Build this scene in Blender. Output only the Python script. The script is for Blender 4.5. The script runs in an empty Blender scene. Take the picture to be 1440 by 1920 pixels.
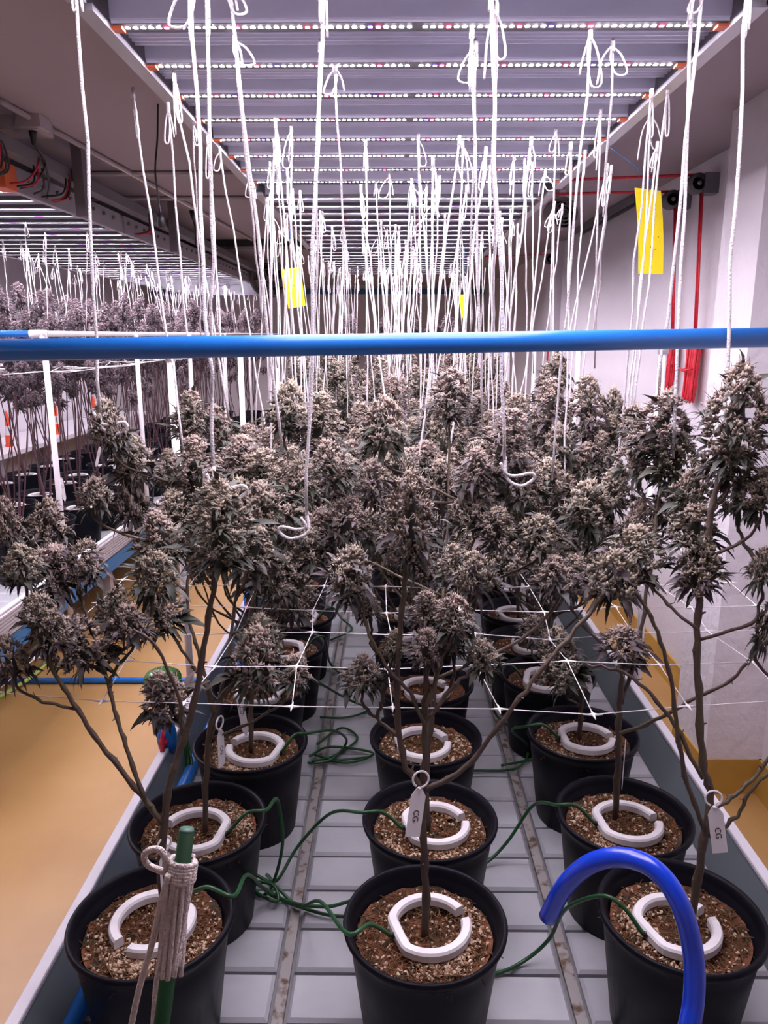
import bpy, math, random
from mathutils import Vector, Matrix, Quaternion

# ------------------------------------------------------------------ camera, world, exposure
SC = bpy.context.scene
COL = SC.collection
CZ, FPX = 1.82, 1420.0
PITCH, YAW = math.radians(13.0), math.radians(0.6)
cam_d = bpy.data.cameras.new('camera')
cam = bpy.data.objects.new('camera', cam_d)
COL.objects.link(cam)
FW = Vector((-math.sin(YAW) * math.cos(PITCH), math.cos(YAW) * math.cos(PITCH), -math.sin(PITCH)))
RT = Vector((math.cos(YAW), math.sin(YAW), 0))
UP = RT.cross(FW)
cam.matrix_world = Matrix(((RT.x, UP.x, -FW.x, 0), (RT.y, UP.y, -FW.y, 0), (RT.z, UP.z, -FW.z, CZ), (0, 0, 0, 1)))
cam_d.sensor_width = 36
cam_d.lens = 36 * FPX / 1920
cam_d.clip_start = 0.05
SC.camera = cam
w = bpy.data.worlds.new('world'); SC.world = w; w.use_nodes = True
w.node_tree.nodes['Background'].inputs[0].default_value = (0.9, 0.85, 1.0, 1)
w.node_tree.nodes['Background'].inputs[1].default_value = 0.0
SC.view_settings.view_transform = 'Standard'
SC.view_settings.look = 'None'
SC.view_settings.gamma = 1
SC.view_settings.use_curve_mapping = False
SC.view_settings.exposure = 0.0
LED_POWER = 620.0


def ray(px, py):
    return FW + RT * ((px - 720) / FPX) - UP * ((py - 960) / FPX)

def at_z(px, py, z):
    r = ray(px, py); t = (z - CZ) / r.z
    return Vector((r.x * t, r.y * t, z))

def at_y(px, py, Y):
    r = ray(px, py); t = Y / r.y
    return Vector((r.x * t, Y, CZ + r.z * t))

def depth(p):
    return (p - Vector((0, 0, CZ))).dot(FW)

rng = random.Random(7)
U = rng.uniform

# ------------------------------------------------------------------ materials
MATS = {}

def mat(name, col, rough=0.6, metal=0.0, col2=None, scale=20.0, bump=0.0, bscale=None, spec=0.5,
        emit=None, estr=0.0, attr=None, sub=0.0, coat=0.0, detail=4.0, ramp=(0.35, 0.65)):
    m = bpy.data.materials.new(name); m.use_nodes = True
    nt = m.node_tree; N = nt.nodes; L = nt.links
    b = N['Principled BSDF']
    b.inputs['Base Color'].default_value = (*col, 1)
    b.inputs['Roughness'].default_value = rough
    b.inputs['Metallic'].default_value = metal
    b.inputs['Specular IOR Level'].default_value = spec
    if coat: b.inputs['Coat Weight'].default_value = coat
    if emit:
        b.inputs['Emission Color'].default_value = (*emit, 1)
        b.inputs['Emission Strength'].default_value = estr
    tc = N.new('ShaderNodeTexCoord')
    if col2 is not None:
        rp = N.new('ShaderNodeValToRGB')
        rp.color_ramp.elements[0].position = ramp[0]; rp.color_ramp.elements[1].position = ramp[1]
        rp.color_ramp.elements[0].color = (*col, 1); rp.color_ramp.elements[1].color = (*col2, 1)
        if attr:
            a = N.new('ShaderNodeAttribute'); a.attribute_name = attr
            L.new(a.outputs['Fac'], rp.inputs[0])
        else:
            nz = N.new('ShaderNodeTexNoise'); nz.inputs['Scale'].default_value = scale
            nz.inputs['Detail'].default_value = detail
            L.new(tc.outputs['Object'], nz.inputs['Vector']); L.new(nz.outputs['Fac'], rp.inputs[0])
        L.new(rp.outputs[0], b.inputs['Base Color'])
    if bump:
        nb = N.new('ShaderNodeTexNoise'); nb.inputs['Scale'].default_value = bscale or scale
        nb.inputs['Detail'].default_value = 5
        bp = N.new('ShaderNodeBump'); bp.inputs['Strength'].default_value = bump; bp.inputs['Distance'].default_value = 0.01
        L.new(tc.outputs['Object'], nb.inputs['Vector']); L.new(nb.outputs['Fac'], bp.inputs['Height'])
        L.new(bp.outputs[0], b.inputs['Normal'])
    MATS[name] = m
    return m

mat('wall', (0.70, 0.675, 0.715), 0.8, col2=(0.66, 0.635, 0.675), scale=1.5, bump=0.25, bscale=45)
mat('column', (0.70, 0.675, 0.715), 0.8, col2=(0.66, 0.635, 0.675), scale=2, bump=0.8, bscale=22)
mat('ceiling', (0.38, 0.325, 0.36), 0.85, col2=(0.345, 0.295, 0.325), scale=1.2)
mat('floor', (0.44, 0.265, 0.098), 0.38, col2=(0.385, 0.22, 0.075), scale=3.5, ramp=(0.3, 0.75), bump=0.05, bscale=60)
mat('skirting', (0.50, 0.30, 0.06), 0.5, col2=(0.42, 0.25, 0.05), scale=6)
mat('tray_panel', (0.43, 0.445, 0.47), 0.30, col2=(0.36, 0.375, 0.40), scale=6, bump=0.08, bscale=30)
mat('tray_base', (0.13, 0.135, 0.145), 0.5, col2=(0.18, 0.185, 0.19), scale=12)
mat('drain', (0.30, 0.285, 0.275), 0.7, col2=(0.10, 0.06, 0.035), scale=42, ramp=(0.52, 0.66))
mat('tray_wall', (0.12, 0.14, 0.155), 0.4)
mat('lip', (0.62, 0.61, 0.66), 0.45)
mat('side_panel', (0.40, 0.36, 0.375), 0.55)
mat('blue_pipe', (0.012, 0.155, 0.56), 0.3, col2=(0.015, 0.175, 0.60), scale=8)
mat('blue_rail', (0.02, 0.13, 0.30), 0.45)
mat('blue_hose', (0.005, 0.045, 0.55), 0.22, spec=0.6)
mat('white_pvc', (0.78, 0.76, 0.80), 0.35)
mat('green_cap', (0.035, 0.19, 0.03), 0.2, spec=0.7)
mat('red_plastic', (0.50, 0.02, 0.05), 0.35)
mat('red_rope', (0.70, 0.02, 0.04), 0.6, col2=(0.5, 0.012, 0.03), scale=60)
mat('pot', (0.0045, 0.0045, 0.008), 0.42, col2=(0.006, 0.006, 0.010), scale=10, spec=0.10)
mat('soil', (0.19, 0.068, 0.027), 0.95, col2=(0.035, 0.026, 0.012), scale=24, bump=1.0, bscale=130, ramp=(0.4, 0.66))
mat('perlite', (0.60, 0.47, 0.34), 0.9, col2=(0.20, 0.085, 0.035), attr='tone', ramp=(0.1, 0.8))
mat('fibre', (0.20, 0.085, 0.03), 0.9, col2=(0.08, 0.05, 0.02), attr='tone', ramp=(0, 1))
mat('ring', (0.74, 0.73, 0.75), 0.4, col2=(0.66, 0.65, 0.66), scale=30)
mat('tube_green', (0.008, 0.060, 0.016), 0.4, col2=(0.012, 0.08, 0.022), scale=12)
mat('pale_hose', (0.36, 0.50, 0.10), 0.4)
mat('stake_green', (0.006, 0.030, 0.010), 0.5, spec=0.2)
mat('stake_top', (0.05, 0.13, 0.09), 0.5)
mat('string', (0.82, 0.80, 0.82), 0.9, col2=(0.66, 0.62, 0.66), scale=260, bump=0.6, bscale=300)
mat('wrap_string', (0.78, 0.70, 0.67), 0.95, col2=(0.66, 0.57, 0.54), scale=200, bump=0.8, bscale=260)
mat('net', (0.86, 0.85, 0.88), 0.5)
mat('tag', (0.74, 0.73, 0.74), 0.4)
mat('ink', (0.05, 0.02, 0.02), 0.6)
mat('stem', (0.060, 0.034, 0.030), 0.6, col2=(0.075, 0.060, 0.030), scale=9, bump=0.3, bscale=80)
mat('stem_dark', (0.085, 0.035, 0.042), 0.65, col2=(0.06, 0.03, 0.04), scale=9)
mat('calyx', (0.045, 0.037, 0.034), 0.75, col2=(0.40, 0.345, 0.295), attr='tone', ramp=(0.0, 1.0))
mat('leaf', (0.013, 0.017, 0.010), 0.6, col2=(0.092, 0.072, 0.080), attr='tone', ramp=(0.0, 1.0))
mat('calyx_dark', (0.085, 0.060, 0.075), 0.8, col2=(0.28, 0.22, 0.235), attr='tone', ramp=(0.0, 1.0))
mat('leaf_dark', (0.028, 0.020, 0.026), 0.7, col2=(0.12, 0.09, 0.11), attr='tone', ramp=(0.0, 1.0))
def tint(name, a, c):
    m = MATS[name]; N = m.node_tree.nodes; L = m.node_tree.links
    b = N['Principled BSDF']; src = b.inputs['Base Color'].links[0].from_socket
    oi = N.new('ShaderNodeObjectInfo'); rp = N.new('ShaderNodeValToRGB')
    rp.color_ramp.elements[0].color = (*a, 1); rp.color_ramp.elements[1].color = (*c, 1)
    mx = N.new('ShaderNodeMix'); mx.data_type = 'RGBA'; mx.blend_type = 'MULTIPLY'; mx.inputs['Factor'].default_value = 1
    L.new(oi.outputs['Random'], rp.inputs[0]); L.new(src, mx.inputs['A']); L.new(rp.outputs[0], mx.inputs['B']); L.new(mx.outputs['Result'], b.inputs['Base Color'])
tint('leaf', (1.1, 0.85, 1.05), (0.75, 1.0, 0.62))
tint('calyx', (1.0, 0.90, 0.93), (0.95, 0.97, 0.86))
mat('pistil', (0.48, 0.40, 0.30), 0.8)
mat('aluminium', (0.50, 0.50, 0.54), 0.4, metal=0.6)
mat('fixture_panel', (0.74, 0.77, 0.90), 0.45, metal=0.1)
mat('bar_face', (0.10, 0.10, 0.115), 0.6)
mat('steel', (0.16, 0.15, 0.16), 0.5, metal=0.4)
mat('grey_frame', (0.36, 0.34, 0.37), 0.5, metal=0.3)
mat('orange_plastic', (0.75, 0.15, 0.05), 0.4)
mat('black_plastic', (0.012, 0.012, 0.013), 0.45)
mat('grey_plastic', (0.13, 0.13, 0.14), 0.45)
mat('grey_box', (0.42, 0.37, 0.39), 0.6)
mat('yellow_card', (0.82, 0.66, 0.012), 0.45, col2=(0.80, 0.63, 0.01), scale=5)
mat('speck', (0.08, 0.06, 0.02), 0.6)
mat('led_white', (1, 1, 1), 0.4, emit=(0.975, 0.885, 1.0), estr=LED_POWER)
mat('led_red', (1, 0.1, 0.2), 0.4, emit=(1.0, 0.05, 0.18), estr=LED_POWER * 0.35)
mat('led_blue', (0.2, 0.1, 1), 0.4, emit=(0.16, 0.06, 1.0), estr=LED_POWER * 0.4)
mat('cone_orange', (0.85, 0.10, 0.03), 0.5)
mat('cone_white', (0.8, 0.8, 0.8), 0.5)

# ------------------------------------------------------------------ mesh builder
class MB:
    def __init__(s):
        s.v = []; s.f = []; s.m = []; s.t = []
    def add(s, verts, faces, mi=0, tone=None):
        o = len(s.v)
        s.v.extend([tuple(p) for p in verts])
        for f in faces:
            s.f.append(tuple(i + o for i in f)); s.m.append(mi)
        s.t.extend([0.5 if tone is None else tone] * len(verts) if not isinstance(tone, list) else tone)
    def box(s, x0, x1, y0, y1, z0, z1, mi=0):
        v = [(x0, y0, z0), (x1, y0, z0), (x1, y1, z0), (x0, y1, z0), (x0, y0, z1), (x1, y0, z1), (x1, y1, z1), (x0, y1, z1)]
        s.add(v, [(0, 3, 2, 1), (4, 5, 6, 7), (0, 1, 5, 4), (1, 2, 6, 5), (2, 3, 7, 6), (3, 0, 4, 7)], mi)
    def bevbox(s, x0, x1, y0, y1, z0, z1, b, mi=0):
        # box with chamfered top edge
        v = [(x0, y0, z0), (x1, y0, z0), (x1, y1, z0), (x0, y1, z0),
             (x0, y0, z1 - b), (x1, y0, z1 - b), (x1, y1, z1 - b), (x0, y1, z1 - b),
             (x0 + b, y0 + b, z1), (x1 - b, y0 + b, z1), (x1 - b, y1 - b, z1), (x0 + b, y1 - b, z1)]
        f = [(0, 3, 2, 1), (8, 9, 10, 11)]
        for i in range(4):
            j = (i + 1) % 4
            f += [(i, j, 4 + j, 4 + i), (4 + i, 4 + j, 8 + j, 8 + i)]
        s.add(v, f, mi)
    def tube(s, pts, r, n=8, mi=0, cap=True, closed=False, tone=None):
        pts = [Vector(p) for p in pts]
        k = len(pts)
        rr = r if isinstance(r, (list, tuple)) else [r] * k
        vs = []; fs = []
        t0 = (pts[1] - pts[0]).normalized()
        a = Vector((0, 0, 1)) if abs(t0.z) < 0.9 else Vector((1, 0, 0))
        nrm = (a - t0 * a.dot(t0)).normalized()
        for i in range(k):
            if closed: t = (pts[(i + 1) % k] - pts[i - 1])
            else: t = pts[min(i + 1, k - 1)] - pts[max(i - 1, 0)]
            t = t.normalized() if t.length > 1e-9 else t0
            nrm = (nrm - t * nrm.dot(t))
            nrm = nrm.normalized() if nrm.length > 1e-9 else t.orthogonal().normalized()
            bn = t.cross(nrm)
            for j in range(n):
                an = 2 * math.pi * j / n
                vs.append(pts[i] + (nrm * math.cos(an) + bn * math.sin(an)) * rr[i])
        for i in range(k if closed else k - 1):
            i2 = (i + 1) % k
            for j in range(n):
                j2 = (j + 1) % n
                fs.append((i * n + j, i * n + j2, i2 * n + j2, i2 * n + j))
        if cap and not closed:
            fs.append(tuple(range(n - 1, -1, -1))); fs.append(tuple((k - 1) * n + j for j in range(n)))
        s.add(vs, fs, mi, tone)
    def lathe(s, prof, n=32, mi=0, c=(0, 0, 0), close=False):
        vs = []; fs = []
        for (r, z) in prof:
            for j in range(n):
                a = 2 * math.pi * j / n
                vs.append((c[0] + r * math.cos(a), c[1] + r * math.sin(a), c[2] + z))
        k = len(prof)
        for i in range(k - 1):
            for j in range(n):
                j2 = (j + 1) % n
                fs.append((i * n + j, i * n + j2, (i + 1) * n + j2, (i + 1) * n + j))
        if close:
            fs.append(tuple(range(n - 1, -1, -1))); fs.append(tuple((k - 1) * n + j for j in range(n)))
        s.add(vs, fs, mi)
    def mesh(s, name, mats, smooth=True):
        me = bpy.data.meshes.new(name)
        me.from_pydata(s.v, [], s.f)
        for m in (mats if isinstance(mats, (list, tuple)) else [mats]):
            me.materials.append(MATS[m])
        me.polygons.foreach_set('material_index', s.m)
        me.polygons.foreach_set('use_smooth', [smooth] * len(s.f))
        at = me.attributes.new('tone', 'FLOAT', 'POINT')
        at.data.foreach_set('value', s.t)
        me.update()
        return me
    def build(s, name, mats, parent=None, smooth=True, loc=None):
        return link(name, s.mesh(name, mats, smooth), parent, loc)

def link(name, me, parent=None, loc=None, rot=None, scale=None):
    o = bpy.data.objects.new(name, me); COL.objects.link(o)
    if parent: o.parent = parent
    if loc is not None: o.location = loc
    if rot is not None: o.rotation_euler = rot
    if scale is not None: o.scale = scale
    return o

def tag(o, label, cat, group=None, kind=None):
    o['label'] = label; o['category'] = cat
    if group: o['group'] = group
    if kind: o['kind'] = kind
    return o

def struct(o, label=None):
    o['kind'] = 'structure'
    if label: o['label'] = label
    return o

def empty(name, loc=(0, 0, 0), rz=0):
    o = bpy.data.objects.new(name, None); COL.objects.link(o)
    o.location = loc; o.rotation_euler = (0, 0, rz); o.empty_display_size = 0.05
    return o

def smooth(pts, sub=6):
    pts = [Vector(p) for p in pts]
    if len(pts) < 3: 
        return [pts[0].lerp(pts[-1], i / sub) for i in range(sub + 1)]
    out = []
    q = [pts[0] * 2 - pts[1]] + pts + [pts[-1] * 2 - pts[-2]]
    for i in range(1, len(q) - 2):
        p0, p1, p2, p3 = q[i - 1], q[i], q[i + 1], q[i + 2]
        for k in range(sub):
            t = k / sub
            out.append(0.5 * ((2 * p1) + (p2 - p0) * t + (2 * p0 - 5 * p1 + 4 * p2 - p3) * t * t + (3 * p1 - p0 - 3 * p2 + p3) * t ** 3))
    out.append(pts[-1])
    return out

def copy_tree(o, parent=None):
    c = o.copy(); COL.objects.link(c); c.parent = parent
    for ch in o.children: copy_tree(ch, c)
    return c

# ------------------------------------------------------------------ the room
TRAY = 0.59            # tray floor height
RIM = 0.83             # pot rim height
SOIL = 0.79
LIGHT = 2.40           # height of the diodes
CEIL = 2.64
WX, WL, Y0, Y1 = 1.50, -3.95, -1.6, 12.8

def plane_box(name, m, *a):
    b = MB(); b.box(*a)
    return struct(b.build(name, m, smooth=False))

plane_box('floor', 'floor', WL, WX, Y0, Y1, -0.1, 0)
plane_box('ceiling', 'ceiling', WL, WX, Y0, Y1, CEIL, CEIL + 0.1)
plane_box('wall_right', 'wall', WX, WX + 0.1, Y0, Y1, -0.1, CEIL + 0.1)
plane_box('wall_left', 'wall', WL - 0.1, WL, Y0, Y1, -0.1, CEIL + 0.1)
plane_box('wall_far', 'wall', WL, WX, Y1, Y1 + 0.1, -0.1, CEIL + 0.1)
plane_box('wall_near', 'wall', WL, WX, Y0 - 0.1, Y0, -0.1, CEIL + 0.1)
plane_box('baseboard_right', 'skirting', WX - 0.012, WX, 3.1, Y1, 0.0, 0.155)
plane_box('baseboard_right_near', 'skirting', WX - 0.012, WX, Y0, 2.78, 0.0, 0.155)
plane_box('wall_column', 'column', 1.27, WX, 2.78, 3.1, 0.155, CEIL)
plane_box('baseboard_column', 'skirting', 1.262, WX, 2.772, 3.108, 0.0, 0.155)
plane_box('wall_pilaster', 'wall', 1.44, WX, 7.0, 7.2, 0.155, CEIL)
plane_box('trim_1', 'black_plastic', WL, 0.2, 6.85, 7.05, CEIL - 0.06, CEIL)        # dark beam across the ceiling
plane_box('trim_2', 'blue_rail', WL, WX, Y1 - 0.06, Y1, CEIL - 0.14, CEIL - 0.06)
# ceiling conduits
def conduit(n, pts):
    b = MB(); b.tube(pts, 0.012, 6)
    struct(b.build('trim_%d' % n, 'grey_box'))
conduit(3, [(-3.9, 4.15, CEIL - 0.012), (-0.4, 4.1, CEIL - 0.012)])
conduit(4, [(-3.9, 4.85, CEIL - 0.012), (-0.4, 4.8, CEIL - 0.012)])
conduit(5, [(-1.38, 2.9, CEIL - 0.012), (-1.2, 6.8, CEIL - 0.012)])

# ------------------------------------------------------------------ grow benches
def bench(x0, x1, y0, y1, label, panels, channels, outer):
    root = empty('grow_bench', ((x0 + x1) / 2, y0, 0))
    tag(root, label, 'bench', None)
    ox, oy = (x0 + x1) / 2, y0
    def P(mb, name, m, sm=False, parent=root):
        o = mb.build(name, m, parent, sm); return o
    L = y1 - y0
    xl, xr = x0 - ox, x1 - ox
    b = MB(); b.box(xl + 0.03, xr - 0.03, 0, L, TRAY - 0.06, TRAY - 0.014)
    base = P(b, 'tray_base', 'tray_base')
    # raised panels, one object each, sharing meshes
    pm = {}
    pitch = 0.116
    ny = min(int(L / pitch), panels)
    xs = sorted([xl + 0.07] + [c - ox + d for c in channels for d in (-0.014, 0.014)] + [xr - 0.07])
    strips = [(xs[i], xs[i + 1]) for i in range(0, len(xs) - 1, 2)]
    for si, (a, c) in enumerate(strips):
        q = MB(); q.bevbox(a + 0.004, c - 0.004, 0.004, pitch - 0.004, TRAY - 0.018, TRAY, 0.006)
        pm[si] = q.mesh('tray_panel', 'tray_panel', False)
        for j in range(ny):
            link('tray_panel', pm[si], base, (0, j * pitch, 0))
        if ny * pitch < L - 0.2:
            q = MB(); q.box(a, c, ny * pitch, L, TRAY - 0.018, TRAY); P(q, 'tray_floor', 'tray_panel')
    for c in channels:
        q = MB(); q.box(c - ox - 0.0105, c - ox + 0.0105, 0, L, TRAY - 0.02, TRAY - 0.004); P(q, 'drain_channel', 'drain')
    for sx in (-1, 1):
        e = xl if sx < 0 else xr
        i = -sx
        prof = [(e, TRAY + 0.08), (e + i * 0.022, TRAY + 0.08), (e + i * 0.026, TRAY + 0.07), (e + i * 0.07, TRAY - 0.012), (e + i * 0.03, TRAY - 0.05), (e, TRAY - 0.02)]
        q = MB(); v = []
        for yy in (0, L):
            v += [(p[0], yy, p[1]) for p in prof]
        n = len(prof)
        f = [(k, (k + 1) % n, n + (k + 1) % n, n + k) for k in range(n)] + [tuple(range(n)), tuple(range(2 * n - 1, n - 1, -1))]
        q.add(v, f); P(q, 'tray_side', 'tray_wall')
        q = MB(); q.bevbox(min(e, e + i * 0.025), max(e, e + i * 0.025), 0, L, TRAY + 0.078, TRAY + 0.088, 0.002); P(q, 'rim_strip', 'lip')
    if outer:
        q = MB()
        for k in range(7):
            z = TRAY + 0.075 - k * 0.015
            q.box(xr, xr + 0.014, 0, L, z - 0.009, z)
        q.box(xr - 0.004, xr + 0.002, 0, L, TRAY - 0.03, TRAY + 0.078)
        P(q, 'fluted_side', 'side_panel')
        q = MB(); q.box(xr - 0.05, xr - 0.005, 0, L, TRAY - 0.13, TRAY - 0.035); P(q, 'support_rail', 'blue_rail')
    else:
        for sx in (xl + 0.05, xr - 0.09):
            q = MB(); q.box(sx, sx + 0.04, 0, L, TRAY - 0.14, TRAY - 0.06); P(q, 'support_rail', 'blue_rail')
    yy = 0.3
    lm = None
    while yy < L:
        for sx in (xl + 0.1, xr - 0.15):
            if lm is None:
                q = MB(); q.box(0, 0.05, 0, 0.05, 0.0, TRAY - 0.06); q.box(-0.02, 0.07, -0.02, 0.07, 0, 0.012); lm = q.mesh('leg', 'grey_frame', False)
            link('leg', lm, root, (sx, yy, 0))
        yy += 1.6
    return root

bench(-0.66, 0.83, 0.45, 8.0, 'long grey bench with a ribbed tray beside the white wall', 60, (-0.21, 0.355), False)
bench(-3.05, -1.66, 2.6, 11.2, 'long bench with a pale fluted side and blue rail across the yellow aisle', 40, (-2.6, -2.1), True)

# ------------------------------------------------------------------ pots with soil
POT_R = 0.143
def pot_meshes():
    b = MB()
    h = 0.24
    prof = [(0.0, 0.012), (0.098, 0.012), (0.102, 0.0), (0.106, 0.0), (0.130, h - 0.045), (0.131, h - 0.03), (0.134, h - 0.022), (0.139, h - 0.016),
            (0.143, h - 0.010), (0.1435, h - 0.004), (0.141, h), (0.136, h - 0.001), (0.132, h - 0.006), (0.129, h - 0.014), (0.1275, h - 0.022), (0.1245, h - 0.024),
            (0.124, h - 0.032), (0.121, h - 0.034), (0.120, h - 0.06), (0.1, 0.02), (0.0, 0.02)]
    b.lathe(prof, 48)
    return b.mesh('pot_shell', 'pot')
POT_ME = pot_meshes()
POT_LO = None

def soil_mesh(seed):
    r = random.Random(seed)
    b = MB()
    n = 40; rings = 9
    v = [(0, 0, 0.004)]; f = []
    for i in range(1, rings + 1):
        rad = 0.119 * i / rings
        for j in range(n):
            a = 2 * math.pi * j / n
            v.append((rad * math.cos(a), rad * math.sin(a), r.uniform(-0.004, 0.005) - (0.004 if 3 < i < 6 else 0) + (0.006 if i == rings else 0)))
    for j in range(n): f.append((0, 1 + j, 1 + (j + 1) % n))
    for i in range(rings - 1):
        for j in range(n):
            a = 1 + i * n + j; c = 1 + i * n + (j + 1) % n
            f.append((a, a + n, c + n, c))
    b.add(v, f)
    return b.mesh('soil', 'soil')

def bits_mesh(seed, n, nf):
    r = random.Random(seed)
    b = MB()
    patches = [(r.uniform(0, 6.28), r.uniform(0.06, 0.11)) for _ in range(5)]
    for k in range(n):
        if r.random() < 0.62:
            a0, r0 = r.choice(patches); a = a0 + r.gauss(0, 0.35); rad = min(0.114, max(0.03, r0 + r.gauss(0, 0.012)))
        else:
            a = r.uniform(0, 6.28); rad = 0.115 * math.sqrt(r.random())
        s = r.uniform(0.0015, 0.0042)
        x, y, z = rad * math.cos(a), rad * math.sin(a), 0.004 + s * 0.4
        q = Quaternion((r.gauss(0, 1), r.gauss(0, 1), r.gauss(0, 1), r.gauss(0, 1))); q.normalize()
        vv = [Vector(p) for p in ((1, 0, 0), (-1, 0, 0), (0, 1, 0), (0, -1, 0), (0, 0, 1), (0, 0, -1))]
        vv = [q @ Vector((p.x * s * r.uniform(0.8, 1.7), p.y * s, p.z * s * r.uniform(0.7, 1.1))) + Vector((x, y, z)) for p in vv]
        t = r.random() ** 2
        b.add(vv, [(0, 2, 4), (2, 1, 4), (1, 3, 4), (3, 0, 4), (2, 0, 5), (1, 2, 5), (3, 1, 5), (0, 3, 5)], 0, t)
    me1 = b.mesh('perlite', 'perlite', False)
    b = MB()
    for k in range(nf):
        a = r.uniform(0, 6.28); rad = 0.11 * math.sqrt(r.random())
        p = Vector((rad * math.cos(a), rad * math.sin(a), 0.005))
        d = Vector((r.gauss(0, 1), r.gauss(0, 1), 0)).normalized()
        Ln = r.uniform(0.012, 0.04)
        sd = Vector((-d.y, d.x, 0))
        pts = [p, p + d * Ln * 0.5 + sd * r.uniform(-0.006, 0.006) + Vector((0, 0, r.uniform(0.001, 0.006))), p + d * Ln + sd * r.uniform(-0.01, 0.01)]
        b.tube(smooth(pts, 2), 0.0009, 3, cap=False, tone=r.random())
    return me1, b.mesh('coir_fibre', 'fibre')

SOILS = [soil_mesh(i) for i in range(3)]
BITS = [bits_mesh(10 + i, 900, 420) for i in range(3)]
BITS_LO = [bits_mesh(20 + i, 160, 20) for i in range(2)]

def make_pot(pos, label, group, detail, tilt=0):
    e = empty('plant_pot', (pos[0], pos[1], TRAY), U(0, 6.28))
    tag(e, label, 'pot', group)
    link('pot_shell', POT_ME, e)
    k = rng.randrange(3)
    s = link('soil', SOILS[k], e, (0, 0, SOIL - TRAY))
    if detail == 2:
        p, f = BITS[k]
        o = link('perlite', p, s); o['kind'] = 'stuff'
        o = link('coir_fibre', f, s); o['kind'] = 'stuff'
    elif detail == 1:
        o = link('perlite', BITS_LO[k % 2][0], s); o['kind'] = 'stuff'
    return e

# drip ring: a white C with one flat side
def ring_mesh(gap=0.20, n=40):
    b = MB()
    R = 0.066
    vs = []; fs = []
    prof = [(-0.009, 0.002), (-0.007, 0.0), (0.007, 0.0), (0.009, 0.002), (0.009, 0.014), (0.006, 0.018), (-0.006, 0.018), (-0.009, 0.014)]
    m = len(prof)
    for i in range(n + 1):
        a = gap + (2 * math.pi - 2 * gap) * i / n
        for (dr, z) in prof:
            x, y = (R + dr) * math.cos(a), (R + dr) * math.sin(a)
            lim = -0.056 - dr
            if x < lim: x = lim + (x - lim) * 0.12
            vs.append((x, y, z))
    for i in range(n):
        for j in range(m):
            fs.append((i * m + j, i * m + (j + 1) % m, (i + 1) * m + (j + 1) % m, (i + 1) * m + j))
    fs.append(tuple(range(m))); fs.append(tuple(n * m + j for j in range(m - 1, -1, -1)))
    b.add(vs, fs)
    return b.mesh('drip_ring', 'ring', False)
RING_ME = ring_mesh()
def nozzle_mesh():
    b = MB(); b.tube([(-0.070, 0, 0.010), (-0.055, 0, 0.010)], 0.0055, 8)
    return b.mesh('tube_inlet', 'black_plastic')
NOZ_ME = nozzle_mesh()

def make_ring(p, rz, label, group, tilt=(0, 0), detail=True):
    e = link('drip_ring', RING_ME, None, (p[0], p[1], SOIL + 0.008), (tilt[0], tilt[1], rz))
    tag(e, label, 'drip ring', group)
    if detail: link('tube_inlet', NOZ_ME, e)
    return e

POTS = []   # (x, y, rowletter, column)
near_px = {'A': [(285, 1716), (797, 1722), (1277, 1708)], 'B': [(372, 1535), (806, 1530), (1170, 1523)],
           'C': [(470, 1388), (798, 1378), (1092, 1370)], 'D': [(488, 1282), (797, 1277), (1027, 1262)],
           'E': [(530, 1207), (775, 1200), (992, 1200)], 'F': [(555, 1150), (772, 1143), (972, 1142)]}
ring_rot = {('A', 0): -2.1, ('A', 1): 0.35, ('A', 2): 0.35, ('B', 0): 3.0, ('B', 1): 0.25, ('B', 2): 0.1, ('C', 0): 2.9, ('C', 1): 0.2, ('C', 2): 0.0}
for row in 'ABCDEF':
    for c, (px, py) in enumerate(near_px[row]):
        p = at_z(px, py, RIM)
        POTS.append((p.x, p.y, row, c))
colx = [-0.40, 0.05, 0.49]
yl = max(p[1] for p in POTS)
k = 0
while yl + 0.34 * (k + 1) < 7.6:
    for c in range(3):
        POTS.append((colx[c] + U(-0.02, 0.02), yl + 0.34 * (k + 1) + U(-0.02, 0.02), 'Z', c))
    k += 1
RINGS = {}
WHICH = {('A', 0): 'behind the string-wound green stake', ('A', 1): 'with the tall dark cola, middle of the front row', ('A', 2): 'under the arching blue hose',
         ('B', 0): 'directly behind the pot with the green stake', ('B', 1): 'directly behind the middle front pot', ('B', 2): 'directly behind the pot under the blue hose',
         ('C', 0): 'holding the upright CG stick tag beside the aisle', ('C', 1): 'third along the middle row of the tray', ('C', 2): 'third along the wall side of the tray'}
for (x, y, row, c) in POTS:
    near = row in 'ABC'
    wh = WHICH.get((row, c))
    make_pot((x, y), 'black nursery pot of coir ' + wh if wh else 'black nursery pot further along the ribbed tray, half hidden under the canopy', 'black pots on the ribbed tray',
             2 if near else (1 if row in 'DEF' else 0))
    if row != 'Z' or y < 5:
        dx, dy = U(-0.012, 0.012), U(-0.012, 0.012)
        rz = ring_rot.get((row, c), U(-0.3, 0.3) + (math.pi if c == 0 else 0))
        RINGS[(row, c)] = make_ring((x + dx, y + dy), rz, 'white drip ring in the pot ' + wh if wh else 'white drip ring in a pot further along the ribbed tray', 'drip rings on the near bench', (U(-0.04, 0.04), U(-0.04, 0.04)), row != 'Z')

LPOTS = []
yy = 3.75
while yy < 10.6:
    for x in (-1.90, -2.33, -2.76):
        LPOTS.append((x + U(-0.03, 0.03), yy + U(-0.04, 0.04)))
    yy += 0.37
for (x, y) in LPOTS:
    make_pot((x, y), 'black plastic pot on the far bench across the aisle', 'black pots on the fluted bench', 0)
    if y < 6.5:
        make_ring((x, y), U(0, 6.28), 'white drip ring on a pot of the bench across the aisle', 'drip rings on the fluted bench', (0, 0), False)

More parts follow.
